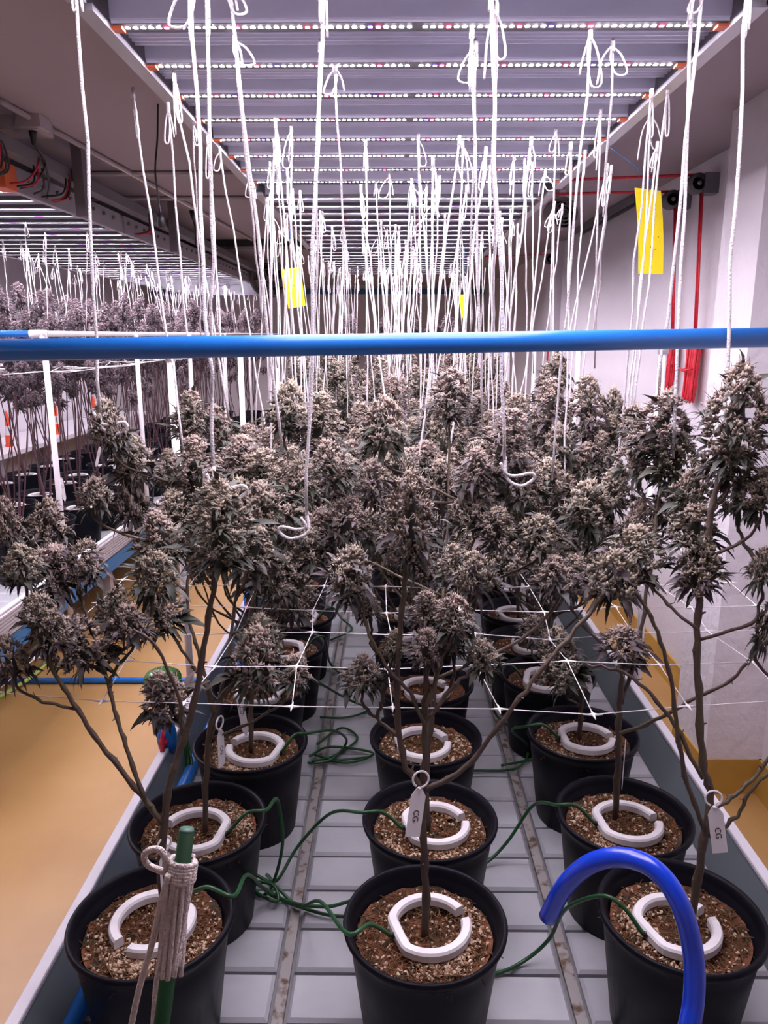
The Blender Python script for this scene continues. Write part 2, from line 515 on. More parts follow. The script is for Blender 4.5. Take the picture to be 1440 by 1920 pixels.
# ------------------------------------------------------------------ buds
def leaf_strip(b, p, d, L, wd, droop, seg, r, mi=0, tone=0.4, twist=0.0):
    up = Vector((0, 0, 1))
    side = d.cross(up)
    side = side.normalized() if side.length > 1e-4 else Vector((1, 0, 0))
    side = Quaternion(d, twist) @ side
    nrm = side.cross(d).normalized()
    vs = []; fs = []
    cur = Vector(p); dirv = Vector(d)
    ctl = r.uniform(-0.35, 0.35)
    for i in range(seg + 1):
        s = i / seg
        wv = wd * (math.sin(math.pi * min(1, (s * 0.92 + 0.08) ** 0.75))) * (1.0 + (0.16 if i % 2 else -0.12))
        if i == seg: wv = 0.0008
        vs += [cur - side * wv + nrm * wv * 0.35, cur, cur + side * wv + nrm * wv * 0.35]
        dirv = (dirv - up * droop / seg + side * ctl / seg * 0.6).normalized()
        cur = cur + dirv * (L / seg)
    for i in range(seg):
        a = i * 3
        fs += [(a, a + 1, a + 4, a + 3), (a + 1, a + 2, a + 5, a + 4)]
    b.add(vs, fs, mi, tone)

def bud_profile(kind):
    if kind == 'cola':
        return 1.55, 0.40, lambda t: (0.62 + 0.38 * math.sin(min(1, t * 2.2) * math.pi / 2)) * (1 - 0.72 * max(0, (t - 0.45) / 0.55) ** 1.5)
    if kind == 'side':
        return 0.80, 0.50, lambda t: (0.45 + 0.55 * math.sin(min(1, t * 2.6) * math.pi / 2)) * (1 - 0.80 * max(0, (t - 0.4) / 0.6) ** 1.4)
    return 1.05, 0.47, lambda t: (0.5 + 0.5 * math.sin(min(1, t * 2.4) * math.pi / 2)) * (1 - 0.80 * max(0, (t - 0.38) / 0.62) ** 1.35)

def bud_build(kind, seed, lod=0):
    r = random.Random(seed)
    H, R, prof = bud_profile(kind)
    cb = MB(); lb = MB()
    # dark core
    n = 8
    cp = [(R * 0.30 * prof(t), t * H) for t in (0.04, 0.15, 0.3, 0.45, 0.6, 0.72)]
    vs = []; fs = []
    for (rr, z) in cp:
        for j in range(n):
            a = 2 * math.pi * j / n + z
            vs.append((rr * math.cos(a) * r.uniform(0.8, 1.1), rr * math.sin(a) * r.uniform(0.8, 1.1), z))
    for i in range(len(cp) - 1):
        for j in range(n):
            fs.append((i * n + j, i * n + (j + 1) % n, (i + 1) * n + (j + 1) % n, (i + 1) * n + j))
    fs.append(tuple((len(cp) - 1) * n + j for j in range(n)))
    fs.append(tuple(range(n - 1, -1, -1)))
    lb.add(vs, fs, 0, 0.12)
    nl = {'cola': 88, 'round': 52, 'side': 42}[kind]
    if lod: nl = int(nl * 0.6)
    ncal = 19 if lod == 0 else 8
    csz = 1.0 if lod == 0 else 1.6
    lumps = []
    for i in range(nl):
        t = 0.06 + 0.94 * ((i + 0.5) / nl) ** 0.95
        a = i * 2.39996 + r.uniform(-0.4, 0.4)
        rr = R * prof(t) * (r.uniform(0.60, 0.86) if i % 4 else r.uniform(0.1, 0.5))
        if t > 0.95: rr *= 0.3
        c = Vector((rr * math.cos(a), rr * math.sin(a), t * H * 0.97))
        out = Vector((math.cos(a), math.sin(a), 0.35 + 1.3 * max(0, t - 0.35))).normalized()
        lumps.append((c, out, t))
        lr = R * r.uniform(0.18, 0.30) * (1 - 0.35 * t)
        for k in range(ncal):
            d = (out * 0.75 + Vector((r.gauss(0, 0.6), r.gauss(0, 0.6), r.gauss(0.35, 0.5)))).normalized()
            base = c + d * lr * r.uniform(0.25, 0.95)
            L = R * r.uniform(0.12, 0.20) * csz; wd = L * r.uniform(0.26, 0.40)
            dd = (d * 0.8 + Vector((0, 0, 0.45))).normalized()
            sd = dd.orthogonal().normalized(); bd = dd.cross(sd)
            ns = 5 if lod == 0 else 4
            ring = [base + dd * L * 0.35 + (sd * math.cos(2 * math.pi * q / ns) + bd * math.sin(2 * math.pi * q / ns)) * wd for q in range(ns)]
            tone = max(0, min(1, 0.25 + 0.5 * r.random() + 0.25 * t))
            vv = [base - dd * L * 0.2] + ring + [base + dd * L]
            ff = []
            for q in range(ns):
                q2 = (q + 1) % ns
                ff += [(0, 1 + q2, 1 + q), (1 + q, 1 + q2, ns + 1)]
            cb.add(vv, ff, 0, tone)
            if lod == 0 and r.random() < 0.22:
                e = base + dd * L
                q1 = e + dd * L * 0.6 + Vector((r.gauss(0, 1), r.gauss(0, 1), r.gauss(0.3, 1))) * L * 0.35
                s2 = sd * 0.0045
                cb.add([e - s2, e + s2, q1 + s2 * 0.7, q1 - s2 * 0.7, q1 + (q1 - e).cross(sd) * 0.8], [(0, 1, 2, 3), (3, 2, 4)], 1, 0.8)
    # sugar leaves
    nlv = {'cola': 210, 'round': 140, 'side': 125}[kind]
    if lod: nlv = int(nlv * 0.42)
    for i in range(nlv):
        c, out, t = lumps[r.randrange(len(lumps))] if i % 3 else lumps[r.randrange(max(3, len(lumps) // 2))]
        a = math.atan2(c.y, c.x) + r.gauss(0, 0.5)
        el = r.uniform(-0.2, 1.0) + 0.4 * t
        d = Vector((math.cos(a) * math.cos(el), math.sin(a) * math.cos(el), math.sin(el)))
        st = c * r.uniform(0.85, 1.2); st.z = c.z
        L = R * r.uniform(0.34, 0.74) * (1.12 - 0.5 * t)
        if i % 10 == 0: L *= 1.8
        wd = L * r.uniform(0.095, 0.17) * (1.6 if lod else 1.0)
        leaf_strip(lb, st + d * R * 0.08, d, L, wd, r.uniform(0.5, 2.4), 6 if lod == 0 else 3, r, 0, r.random() * (0.5 + 0.5 * t), r.uniform(-0.9, 0.9))
    # hanging leaves under the bud
    for i in range(20):
        a = i * 2.39996 + r.uniform(-0.3, 0.3)
        el = r.uniform(-0.7, 0.3)
        d = Vector((math.cos(a) * math.cos(el), math.sin(a) * math.cos(el), math.sin(el)))
        L = R * r.uniform(0.55, 1.15)
        leaf_strip(lb, Vector((math.cos(a) * R * 0.3, math.sin(a) * R * 0.3, H * r.uniform(0.02, 0.22))), d, L, L * r.uniform(0.08, 0.13), r.uniform(0.8, 2.0), 7 if lod == 0 else 4, r, 0, r.random() * 0.5, r.uniform(-0.5, 0.5))
    return cb, lb, H, R

BUD = {}
for kind, cnt in (('cola', 3), ('round', 4), ('side', 3)):
    BUD[kind] = []
    for i in range(cnt):
        cb, lb, H, R = bud_build(kind, 100 + i * 7 + len(kind))
        BUD[kind].append((cb.mesh('bud', ['calyx', 'pistil']), lb.mesh('sugar_leaves', 'leaf'), H, R))
BUD_LO = {}
for kind in ('cola', 'round', 'side'):
    BUD_LO[kind] = [bud_build(kind, 300 + i + len(kind), 1) for i in range(2)]
BUD_DARK = {k: [(a.copy(), b.copy(), H, R) for (a, b, H, R) in v] for k, v in BUD.items()}
for v in BUD_DARK.values():
    for (a, b, H, R) in v:
        a.materials[0] = MATS['calyx_dark']; a.materials[1] = MATS['calyx_dark']; b.materials[0] = MATS['leaf_dark']

def axis_quat(ax):
    return Vector((0, 0, 1)).rotation_difference(ax.normalized())

def add_bud(root, base, ax, wd, ht, kind, lib=None, r=rng):
    """a bud part with its sugar leaves; base in the plant's own space"""
    me, lm, H, R = r.choice((lib or BUD)[kind])
    o = bpy.data.objects.new('bud', me); COL.objects.link(o); o.parent = root
    q = axis_quat(ax) @ Quaternion((0, 0, 1), r.uniform(0, 6.28))
    o.rotation_mode = 'QUATERNION'; o.rotation_quaternion = q
    o.location = base
    s = wd / (2 * R * 1.08)
    o.scale = (s, s, ht / H)
    l = bpy.data.objects.new('sugar_leaves', lm); COL.objects.link(l); l.parent = o
    return o

def branch_mesh(b, pts, r0, r1, r=rng, n=7, spur=True, sub=5):
    r0 *= 0.8; r1 *= 0.85
    sp = smooth(pts, sub)
    k = len(sp)
    rad = []
    node = max(3, int(k / max(2, sum((sp[i + 1] - sp[i]).length for i in range(k - 1)) / 0.055)))
    for i in range(k):
        t = i / (k - 1)
        rr = r0 + (r1 - r0) * t
        if i % node == 0 and 0 < i < k - 1: rr *= 1.28
        rad.append(rr)
    for i in range(1, k - 1):
        sp[i] = sp[i] + Vector((r.gauss(0, 1), r.gauss(0, 1), r.gauss(0, 1))) * 0.0012
    b.tube(sp, rad, n)
    if spur:
        for i in range(node, k - 1, node):
            d = Vector((r.gauss(0, 1), r.gauss(0, 1), r.gauss(0.5, 0.5))).normalized()
            L = r.uniform(0.006, 0.014)
            b.tube([sp[i], sp[i] + d * L], [rad[i] * 0.45, rad[i] * 0.2], 4)

# ------------------------------------------------------------------ the plants standing nearest (built branch by branch)
SOILZ = SOIL + 0.003
class Plant:
    def __init__(s, x, y, label, group=None):
        s.root = empty('cannabis_plant', (x, y, SOILZ)); tag(s.root, label, 'plant', group)
        s.o = Vector((x, y, SOILZ)); s.main = None; s.pts = []
    def px(s, lst, Y):
        """pixel path at depth Y (a pair is the depth at start and end)"""
        n = len(lst)
        ys = [Y] * n if not isinstance(Y, tuple) else [Y[0] + (Y[1] - Y[0]) * i / (n - 1) for i in range(n)]
        return [at_y(a, b, yy) - s.o for (a, b), yy in zip(lst, ys)]
    def stem(s, pts, r0=0.0075, r1=0.005):
        b = MB(); branch_mesh(b, pts, r0, r1, n=9); o = b.build('stem', 'stem', s.root)
        if s.main is None: s.main = smooth(pts, 6)
        s.pts += smooth(pts, 6)[3:]
        return pts
    def branch(s, pts, r0=0.0055, r1=0.0032):
        b = MB(); branch_mesh(b, pts, r0, r1); b.build('branch', 'stem', s.root); s.pts += smooth(pts, 4)
    def bud_px(s, px, py, wpx, hpx, kind, Y, ax=None, stemto=True, frm=None):
        c = at_y(px, py, Y) ; z = depth(c)
        wd, ht = wpx * z / FPX, hpx * z / FPX
        if ax is None: ax = Vector((U(-0.25, 0.25), U(-0.25, 0.15), 1))
        ax = Vector(ax).normalized()
        base = c - s.o - ax * ht * 0.5
        add_bud(s.root, base, ax, wd, ht, kind)
        if stemto:
            tgt = base + ax * ht * 0.25
            # leave the main stem somewhere below the bud
            cand = [p for p in s.main if p.z < base.z - 0.08] or s.main[:3]
            hd = Vector((tgt.x, tgt.y, 0)).length
            cand = [p for p in s.pts if p.z < base.z - 0.05] or s.main[:3]
            st = min(cand, key=lambda p: (p - base).length * U(0.9, 1.25) + 0.6 * max(0, 0.10 - (base.z - p.z)))
            mid = st.lerp(tgt, 0.5) + Vector((tgt.x - st.x, tgt.y - st.y, 0)) * 0.18 - Vector((0, 0, 0.02)) + Vector((U(-.015, .015), U(-.015, .015), 0))
            s.branch([st, mid, base - ax * 0.02, tgt], U(0.0035, 0.0048), 0.0026)

def pot(row, c):
    return next(p for p in POTS if p[2] == row and p[3] == c)

# --- left front plant
x, y, *_ = pot('A', 0)
pl = Plant(x, y, 'tall plant behind the green stake, two bare branches leaning over the aisle')
YA = y
pl.stem([Vector((0.02, 0.0, 0))] + pl.px([(303, 1590), (318, 1470), (345, 1390), (372, 1270), (395, 1130), (408, 1040)], (YA + 0.0, YA + 0.06)), 0.0085, 0.0045)
b1 = pl.px([(304, 1545), (265, 1490), (200, 1410), (145, 1330), (105, 1265), (75, 1195)], (YA, YA + 0.02)); pl.branch(b1, 0.0062, 0.0036)
b2 = pl.px([(272, 1497), (235, 1400), (215, 1330), (192, 1250), (160, 1150), (150, 1105)], (YA, YA + 0.12)); pl.branch(b2, 0.0048, 0.003)
b3 = pl.px([(345, 1395), (330, 1290), (285, 1205), (250, 1180)], (YA + .03, YA + 0.05)); pl.branch(b3, 0.004, 0.0026)
for a in [(412, 985, 138, 175, 'cola', YA + .07), ]:
    pl.bud_px(*a, ax=(0, 0, 1), stemto=False)
for a in [(100, 1065, 120, 80, 'side', YA + .12), (160, 1052, 80, 75, 'round', YA + .12), (75, 1150, 80, 75, 'round', YA + .02), (150, 1208, 125, 105, 'round', YA + .08),
          (215, 1140, 70, 85, 'round', YA + .14), (100, 1180, 85, 70, 'side', YA + .02), (310, 1305, 105, 95, 'round', YA + .10)]:
    pl.bud_px(*a, stemto=False, ax=(U(-.3, .3), U(-.3, .1), 1))
for a in [(40, 1060, 80, 80, 'round', YA + .05), (88, 985, 85, 95, 'round', YA + .2), (18, 1235, 70, 85, 'side', YA + .0), (290, 1075, 100, 85, 'round', YA + .18), (300, 1010, 110, 95, 'round', YA + .25),
          (240, 1165, 80, 60, 'side', YA + .1), (15, 980, 60, 90, 'round', YA + .1)]:
    pl.bud_px(*a)

# --- left second plant
x, y, *_ = pot('B', 0); YB = y
pl = Plant(x, y, 'slender plant in the second aisle-side pot, buds over the white tag')
pl.stem([Vector((0.012, 0, 0))] + pl.px([(388, 1420), (400, 1340), (425, 1295), (460, 1265)], (YB, YB + 0.02)), 0.0075, 0.0045)
pl.branch(pl.px([(400, 1335), (388, 1290), (350, 1230), (305, 1165)], (YB, YB)), 0.0052, 0.003)
pl.branch(pl.px([(400, 1335), (385, 1270), (362, 1190), (350, 1110), (365, 1020)], (YB, YB + 0.1)), 0.0052, 0.003)
pl.branch(pl.px([(393, 1390), (425, 1250), (440, 1130), (455, 1000)], (YB, YB + 0.15)), 0.005, 0.003)
for a in [(478, 1238, 110, 125, 'round', YB + .03), (300, 1153, 105, 62, 'side', YB), (490, 1185, 85, 70, 'round', YB + .08)]:
    pl.bud_px(*a, stemto=False)
for a in [(553, 1258, 75, 55, 'side', YB + .05), (520, 1080, 95, 85, 'round', YB + .15), (575, 1030, 90, 80, 'round', YB + .2), (470, 1030, 110, 90, 'round', YB + .1),
          (500, 960, 115, 110, 'round', YB + .2), (365, 885, 105, 135, 'cola', YB + .2), (205, 800, 75, 95, 'round', YB + .15), (250, 862, 95, 85, 'round', YB + .2), (180, 930, 75, 62, 'side', YB + .1),
          (250, 935, 70, 90, 'side', YB + .2), (330, 960, 95, 80, 'round', YB + .15), (610, 1000, 100, 90, 'round', YB + .25)]:
    pl.bud_px(*a)

# --- middle front plant
x, y, *_ = pot('A', 1); YM = y
pl = Plant(x, y, 'upright plant in the middle front pot, tall dark cola above a forking branch')
pl.stem([Vector((0.0, 0.0, 0))] + pl.px([(796, 1640), (793, 1540), (795, 1440), (797, 1350), (800, 1270), (803, 1230)], (YM, YM + 0.02)), 0.0085, 0.0045)
pl.branch(pl.px([(794, 1480), (757, 1425), (745, 1330), (748, 1210), (757, 1095), (768, 1010)], (YM, YM + 0.05)), 0.0065, 0.0045)
pl.branch(pl.px([(797, 1482), (870, 1440), (950, 1345), (1010, 1262), (1080, 1180), (1140, 1105)], (YM, YM + 0.10)), 0.0058, 0.0035)
pl.branch(pl.px([(797, 1370), (770, 1300), (720, 1245), (690, 1180), (680, 1120)], (YM, YM + .05)), 0.0042, 0.0028)
pl.branch(pl.px([(798, 1330), (820, 1260), (845, 1200), (852, 1175)], (YM, YM + .05)), 0.0045, 0.003)
pl.branch(pl.px([(799, 1350), (850, 1290), (885, 1255), (905, 1235)], (YM, YM + .03)), 0.0042, 0.003)
for a in [(768, 975, 112, 185, 'cola', YM + .06, (0, 0, 1)), (800, 1212, 70, 72, 'round', YM + .02), (852, 1158, 88, 82, 'round', YM + .05), (905, 1230, 70, 68, 'round', YM + .03), (1150, 1082, 118, 100, 'side', YM + .11),
          (655, 1078, 105, 100, 'round', YM + .08)]:
    pl.bud_px(*a, stemto=False)
for a in [(682, 1265, 85, 70, 'round', YM + .04), (738, 1212, 52, 62, 'round', YM + .05), (800, 1140, 76, 60, 'round', YM + .1), (690, 1138, 60, 45, 'side', YM + .08), (890, 1078, 95, 80, 'side', YM + .15),
          (845, 1205, 55, 55, 'round', YM + .06), (850, 1060, 70, 75, 'round', YM + .2)]:
    pl.bud_px(*a)

# --- right front plant
x, y, *_ = pot('A', 2); YR = y
pl = Plant(x, y, 'large plant under the blue hose, big dark cola against the white column')
pl.stem([Vector((0.025, 0.01, 0))] + pl.px([(1315, 1600), (1332, 1500), (1318, 1430), (1312, 1310), (1308, 1200), (1316, 1090), (1333, 960), (1350, 890)], (YR, YR + 0.12)), 0.0088, 0.0055)
pl.branch(pl.px([(1320, 1555), (1290, 1470), (1270, 1370), (1255, 1260), (1225, 1170), (1190, 1105)], (YR, YR + 0.05)), 0.0052, 0.0034)
pl.branch(pl.px([(1318, 1460), (1265, 1360), (1210, 1290), (1165, 1258), (1100, 1245)], (YR, YR + 0.12)), 0.0048, 0.003)
pl.branch(pl.px([(1340, 1515), (1390, 1480), (1440, 1425), (1500, 1300)], (YR, YR + .05)), 0.005, 0.003)
pl.branch(pl.px([(1330, 1570), (1380, 1530), (1415, 1475), (1480, 1400)], (YR, YR)), 0.0044, 0.003)
pl.branch(pl.px([(1308, 1180), (1260, 1140), (1222, 1100), (1195, 1060)], (YR + .05, YR + .12)), 0.0036, 0.0028)
for a in [(1380, 785, 125, 205, 'cola', YR + .10, (0.05, 0, 1)), (1190, 1040, 130, 105, 'round', YR + .15), (1312, 1065, 105, 105, 'round', YR + .1), (1300, 990, 110, 85, 'round', YR + .14)]:
    pl.bud_px(*a, stemto=False)
for a in [(1430, 920, 90, 85, 'round', YR + .08), (1432, 1065, 62, 70, 'side', YR + .05), (1300, 920, 90, 80, 'side', YR + .2), (1440, 1170, 45, 100, 'side', YR + .05), (1385, 930, 80, 70, 'side', YR + .18), (1370, 870, 95, 70, 'round', YR + .14)]:
    pl.bud_px(*a)

# --- right second plant
x, y, *_ = pot('B', 2); YQ = y
pl = Plant(x, y, 'plant in the second wall-side pot, low dark bud on a short stem')
pl.stem([Vector((-0.008, 0.03, 0))] + pl.px([(1160, 1420), (1160, 1340), (1168, 1245)], (YQ, YQ)), 0.0085, 0.006)
pl.branch(pl.px([(1162, 1375), (1240, 1345), (1300, 1312), (1370, 1275), (1420, 1215), (1460, 1140)], (YQ - .02, YQ - .05)), 0.005, 0.0032)
pl.branch(pl.px([(1165, 1320), (1195, 1220), (1210, 1130), (1225, 1020), (1232, 960), (1240, 880)], (YQ, YQ + .1)), 0.0055, 0.0035)
pl.branch(pl.px([(1170, 1255), (1180, 1150), (1170, 1050)], (YQ, YQ + .1)), 0.0045, 0.003)
for a in [(1168, 1207, 95, 68, 'round', YQ), (1240, 795, 110, 125, 'cola', YQ + .1)]:
    pl.bud_px(*a, stemto=False)
for a in [(1270, 862, 105, 95, 'round', YQ + .08), (1200, 855, 95, 95, 'round', YQ + .15), (1195, 990, 95, 90, 'side', YQ + .15), (1100, 950, 110, 85, 'side', YQ + .2), (1265, 940, 95, 80, 'side', YQ + .15), (1075, 1080, 85, 75, 'round', YQ + .1),
          (1150, 920, 90, 80, 'round', YQ + .25), (1185, 800, 60, 75, 'round', YQ + .25)]:
    pl.bud_px(*a)

# --- middle second plant
x, y, *_ = pot('B', 1); YN = y
pl = Plant(x, y, 'plant rising from the second pot of the middle row behind the tallest cola')
pl.stem([Vector((-0.005, 0.0, 0)), Vector((-0.008, .01, .12)), Vector((0.0, .02, .25)), Vector((0.01, .02, .36))], 0.0078, 0.0055)
for a in [(845, 742, 85, 100, 'cola', YN + .35), (950, 830, 105, 130, 'cola', YN + .2), (895, 880, 85, 75, 'round', YN + .15), (720, 800, 100, 105, 'round', YN + .3), (620, 870, 85, 85, 'round', YN + .2), (1010, 1000, 100, 65, 'side', YN + .1),
          (930, 990, 90, 75, 'round', YN + .1), (880, 960, 85, 70, 'side', YN + .15), (650, 970, 95, 75, 'round', YN + .2), (700, 900, 80, 75, 'round', YN + .25), (1040, 1080, 90, 75, 'round', YN + .05), (980, 910, 95, 80, 'round', YN + .2)]:
    pl.bud_px(*a)

# --- third row
x, y, *_ = pot('C', 0); YC = y
pl = Plant(x, y, 'plant behind the first white tag, tall colas tied up beside the aisle')
pl.stem([Vector((0.0, 0.0, 0)), Vector((0.004, .01, .14)), Vector((0.0, .02, .3)), Vector((0.02, .02, .42))], 0.008, 0.0055)
for a in [(500, 900, 110, 120, 'cola', YC + .05), (540, 765, 85, 95, 'round', YC + .2), (595, 790, 100, 110, 'cola', YC + .15), (355, 780, 72, 95, 'cola', YC + .25), (450, 860, 110, 85, 'round', YC + .1), (450, 940, 85, 80, 'round', YC),
          (560, 910, 90, 90, 'round', YC + .1), (410, 800, 65, 75, 'round', YC + .3), (560, 990, 85, 75, 'round', YC), (320, 880, 70, 70, 'round', YC + .2), (545, 1130, 80, 60, 'side', YC + .05)]:
    pl.bud_px(*a)
x, y, *_ = pot('C', 2); YC2 = y
pl = Plant(x, y, 'plant in the third pot next to the wall, low leafy buds over a white tag')
pl.stem([Vector((0.0, 0.02, 0)), Vector((-0.002, .02, .1)), Vector((-0.01, .02, .22))], 0.008, 0.005)
for a in [(1050, 1258, 105, 62, 'side', YC2, (-.7, 0, .6)), (1045, 1212, 80, 72, 'round', YC2 + .03), (1000, 1180, 62, 52, 'round', YC2 + .1), (1100, 770, 80, 130, 'cola', YC2 + .35), (1030, 770, 85, 120, 'cola', YC2 + .4), (1152, 765, 52, 70, 'round', YC2 + .4),
          (1150, 815, 65, 70, 'round', YC2 + .35), (1040, 700, 62, 70, 'round', YC2 + .7), (1050, 830, 70, 60, 'side', YC2 + .3), (1100, 870, 80, 75, 'round', YC2 + .3), (1030, 900, 85, 75, 'round', YC2 + .2), (1130, 1000, 85, 75, 'round', YC2 + .1)]:
    pl.bud_px(*a)
x, y, *_ = pot('C', 1); YC1 = y
pl = Plant(x, y, 'low branching plant in the third pot of the middle row')
pl.stem([Vector((0.0, 0.0, 0)), Vector((0.003, .01, .1)), Vector((-0.002, .02, .2)), Vector((0, .02, .32))], 0.008, 0.005)
for a in [(640, 900, 80, 75, 'round', YC1 + .2), (750, 880, 80, 70, 'side', YC1 + .2), (830, 900, 75, 70, 'round', YC1 + .2), (800, 860, 70, 65, 'round', YC1 + .3), (690, 990, 80, 65, 'side', YC1 + .1), (880, 1020, 80, 65, 'round', YC1 + .1),
          (800, 1060, 80, 70, 'round', YC1 + .1), (950, 1050, 85, 65, 'side', YC1 + .1), (600, 940, 80, 70, 'round', YC1 + .2), (740, 1060, 70, 60, 'side', YC1 + .15)]:
    pl.bud_px(*a)

# ------------------------------------------------------------------ plants further along the bench
def canopy_spec(seed, tall):
    """branches and buds of one plant, in its own space"""
    r = random.Random(seed)
    br = []; bd = []
    if tall:
        ns = 4
        tops = [(r.uniform(-.16, .16), r.uniform(-.16, .16), r.uniform(0.95, 1.32)) for _ in range(ns)]
        for t in tops:
            t = Vector(t)
            pts = [Vector((0, 0, 0)), Vector((t.x * .25, t.y * .25, .12)), Vector((t.x * .8 + r.uniform(-.03, .03), t.y * .8, t.z * .55)), t]
            br.append((pts, 0.006, 0.0035))
            bd.append((t - Vector((0, 0, .05)), Vector((r.gauss(0, .15), r.gauss(0, .15), 1)), r.uniform(.09, .12), r.uniform(.15, .21), 'cola'))
            for k in range(3):
                q = pts[2].lerp(t, r.uniform(0.1, .9)) + Vector((r.gauss(0, .06), r.gauss(0, .06), r.uniform(-.04, .04)))
                bd.append((q, Vector((r.gauss(0, .4), r.gauss(0, .4), 1)), r.uniform(.07, .10), r.uniform(.07, .10), r.choice(['round', 'side'])))
    else:
        st = [Vector((0, 0, 0)), Vector((r.uniform(-.01, .01), r.uniform(-.01, .01), .12)), Vector((r.uniform(-.02, .02), r.uniform(-.02, .02), .30))]
        br.append((st, 0.008, 0.0055))
        n = 19
        for k in range(n):
            a = k * 2.39996 + r.uniform(-.3, .3); rad = 0.05 + 0.17 * math.sqrt((k + .5) / n)
            z = r.uniform(0.36, 0.60) if k > 3 else r.uniform(0.56, 0.74)
            t = Vector((rad * math.cos(a), rad * math.sin(a), z))
            s0 = st[1].lerp(st[2], r.uniform(0, 1))
            br.append(([s0, s0.lerp(t, .5) + Vector((t.x, t.y, 0)) * .2 - Vector((0, 0, .03)), t], 0.0042, 0.0026))
            big = k < 4
            bd.append((t - Vector((0, 0, .03)), Vector((r.gauss(0, .25), r.gauss(0, .25), 1)), r.uniform(.09, .12), r.uniform(.12, .17) if big else r.uniform(.075, .11), 'cola' if big else r.choice(['round', 'round', 'side'])))
    return br, bd

def proto_parts(seed, tall, lib, sm, label, cat, group):
    br, bd = canopy_spec(seed, tall)
    root = empty('cannabis_plant'); tag(root, label, cat, group)
    r = random.Random(seed + 1)
    for i, (pts, a, c) in enumerate(br):
        b = MB(); branch_mesh(b, pts, a, c, r); b.build('stem' if i == 0 or tall else 'branch', sm, root)
    for (base, ax, wd, ht, kind) in bd:
        add_bud(root, base, ax, wd, ht, kind, lib, r)
    return root

def proto_single(seed, tall, cm, lm, sm):
    br, bd = canopy_spec(seed, tall)
    r = random.Random(seed + 1)
    b = MB()
    for (pts, a, c) in br: branch_mesh(b, pts, a, c, r, 5, False, 3)
    b.m = [2] * len(b.m)
    for (base, ax, wd, ht, kind) in bd:
        cb, lb, H, R = r.choice(BUD_LO[kind])
        s = wd / (2 * R * 1.08)
        M = Matrix.Translation(base) @ (axis_quat(ax) @ Quaternion((0, 0, 1), r.uniform(0, 6.28))).to_matrix().to_4x4() @ Matrix.Diagonal((s, s, ht / H, 1))
        for src, mi in ((cb, 0), (lb, 1)):
            o = len(b.v)
            b.v.extend([tuple(M @ Vector(p)) for p in src.v]); b.f.extend([tuple(i + o for i in f) for f in src.f])
            b.m.extend([mi] * len(src.f)); b.t.extend(src.t)
    return b.mesh('cannabis_plant', [cm, lm, sm])

LBL_N = 'flowering plant with pale frosted buds in the dense canopy of the ribbed-tray bench'
LBL_F = 'flowering plant with frosted buds toward the far end of the ribbed-tray bench'
LBL_LN = 'tall plant with bare reddish stems and dark purple buds across the aisle'
LBL_LF = 'tall dark purple plant toward the far end of the bench across the aisle'
protos = [proto_parts(500 + i, False, BUD, 'stem', LBL_N, 'plant', 'plants in the canopy') for i in range(3)]
used = [False] * 3
far = [proto_single(520 + i, False, 'calyx', 'leaf', 'stem') for i in range(4)]
LASTROW = []
TOPS = []     # points where strings are tied
cnt = 0
for (x, y, row, c) in POTS:
    if row in 'ABC': continue
    rz = U(0, 6.28); s = U(0.94, 1.08)
    if y > 7.1:
        LASTROW.append((x, y, rz)); continue
    if y < 3.6:
        i = cnt % 3; cnt += 1
        o = protos[i] if not used[i] else copy_tree(protos[i]); used[i] = True
        o.location = (x, y, SOILZ); o.rotation_euler = (0, 0, rz); o.scale = (s, s, s)
    else:
        o = link('cannabis_plant', rng.choice(far), None, (x, y, SOILZ), (0, 0, rz), (s, s, s * U(1.0, 1.12)))
        tag(o, LBL_F, 'plant', 'plants at the far end of the near bench')
    TOPS.append((x + U(-.1, .1), y + U(-.1, .1), SOILZ + s * U(.5, .66)))
    if U(0, 1) < 0.8: TOPS.append((x + U(-.16, .16), y + U(-.12, .12), SOILZ + s * U(.45, .66)))
    if y > 3: TOPS.append((x + U(-.16, .16), y + U(-.12, .12), SOILZ + s * U(.45, .66)))
    if U(0, 1) < 0.5: TOPS.append((x + U(-.16, .16), y + U(-.12, .12), SOILZ + s * U(.45, .66)))
protl = [proto_parts(540 + i, True, BUD_DARK, 'stem_dark', LBL_LN, 'plant', 'dark plants across the aisle') for i in range(3)]
usedl = [False] * 3
farl = [proto_single(560 + i, True, 'calyx_dark', 'leaf_dark', 'stem_dark') for i in range(3)]
LTOPS = []
for (x, y, rz) in LASTROW:
    tag(link('cannabis_plant', rng.choice(farl), None, (x, y, SOILZ), (0, 0, rz), (.88, .88, .88)), 'tall dark plant in the last row of the ribbed-tray bench', 'plant', 'last row of the near bench')
cnt = 0
for (x, y) in LPOTS:
    rz = U(0, 6.28); s = U(0.9, 1.0)
    if y < 4.9:
        i = cnt % 3; cnt += 1
        o = protl[i] if not usedl[i] else copy_tree(protl[i]); usedl[i] = True
        o.location = (x, y, SOILZ); o.rotation_euler = (0, 0, rz); o.scale = (s, s, s)
    else:
        o = link('cannabis_plant', rng.choice(farl), None, (x, y, SOILZ), (0, 0, rz), (s, s, s))
        tag(o, LBL_LF, 'plant', 'dark plants at the far end across the aisle')
    for _ in range(2):
        LTOPS.append((x + U(-.14, .14), y + U(-.14, .14), SOILZ + s * U(.95, 1.2)))

# ------------------------------------------------------------------ LED fixtures
def diode(b, x, y, z, s):
    b.add([(x - s, y - s, z), (x + s, y - s, z), (x + s, y + s, z), (x - s, y + s, z), (x, y, z - s * 0.22)],
          [(0, 1, 4), (1, 2, 4), (2, 3, 4), (3, 0, 4)])

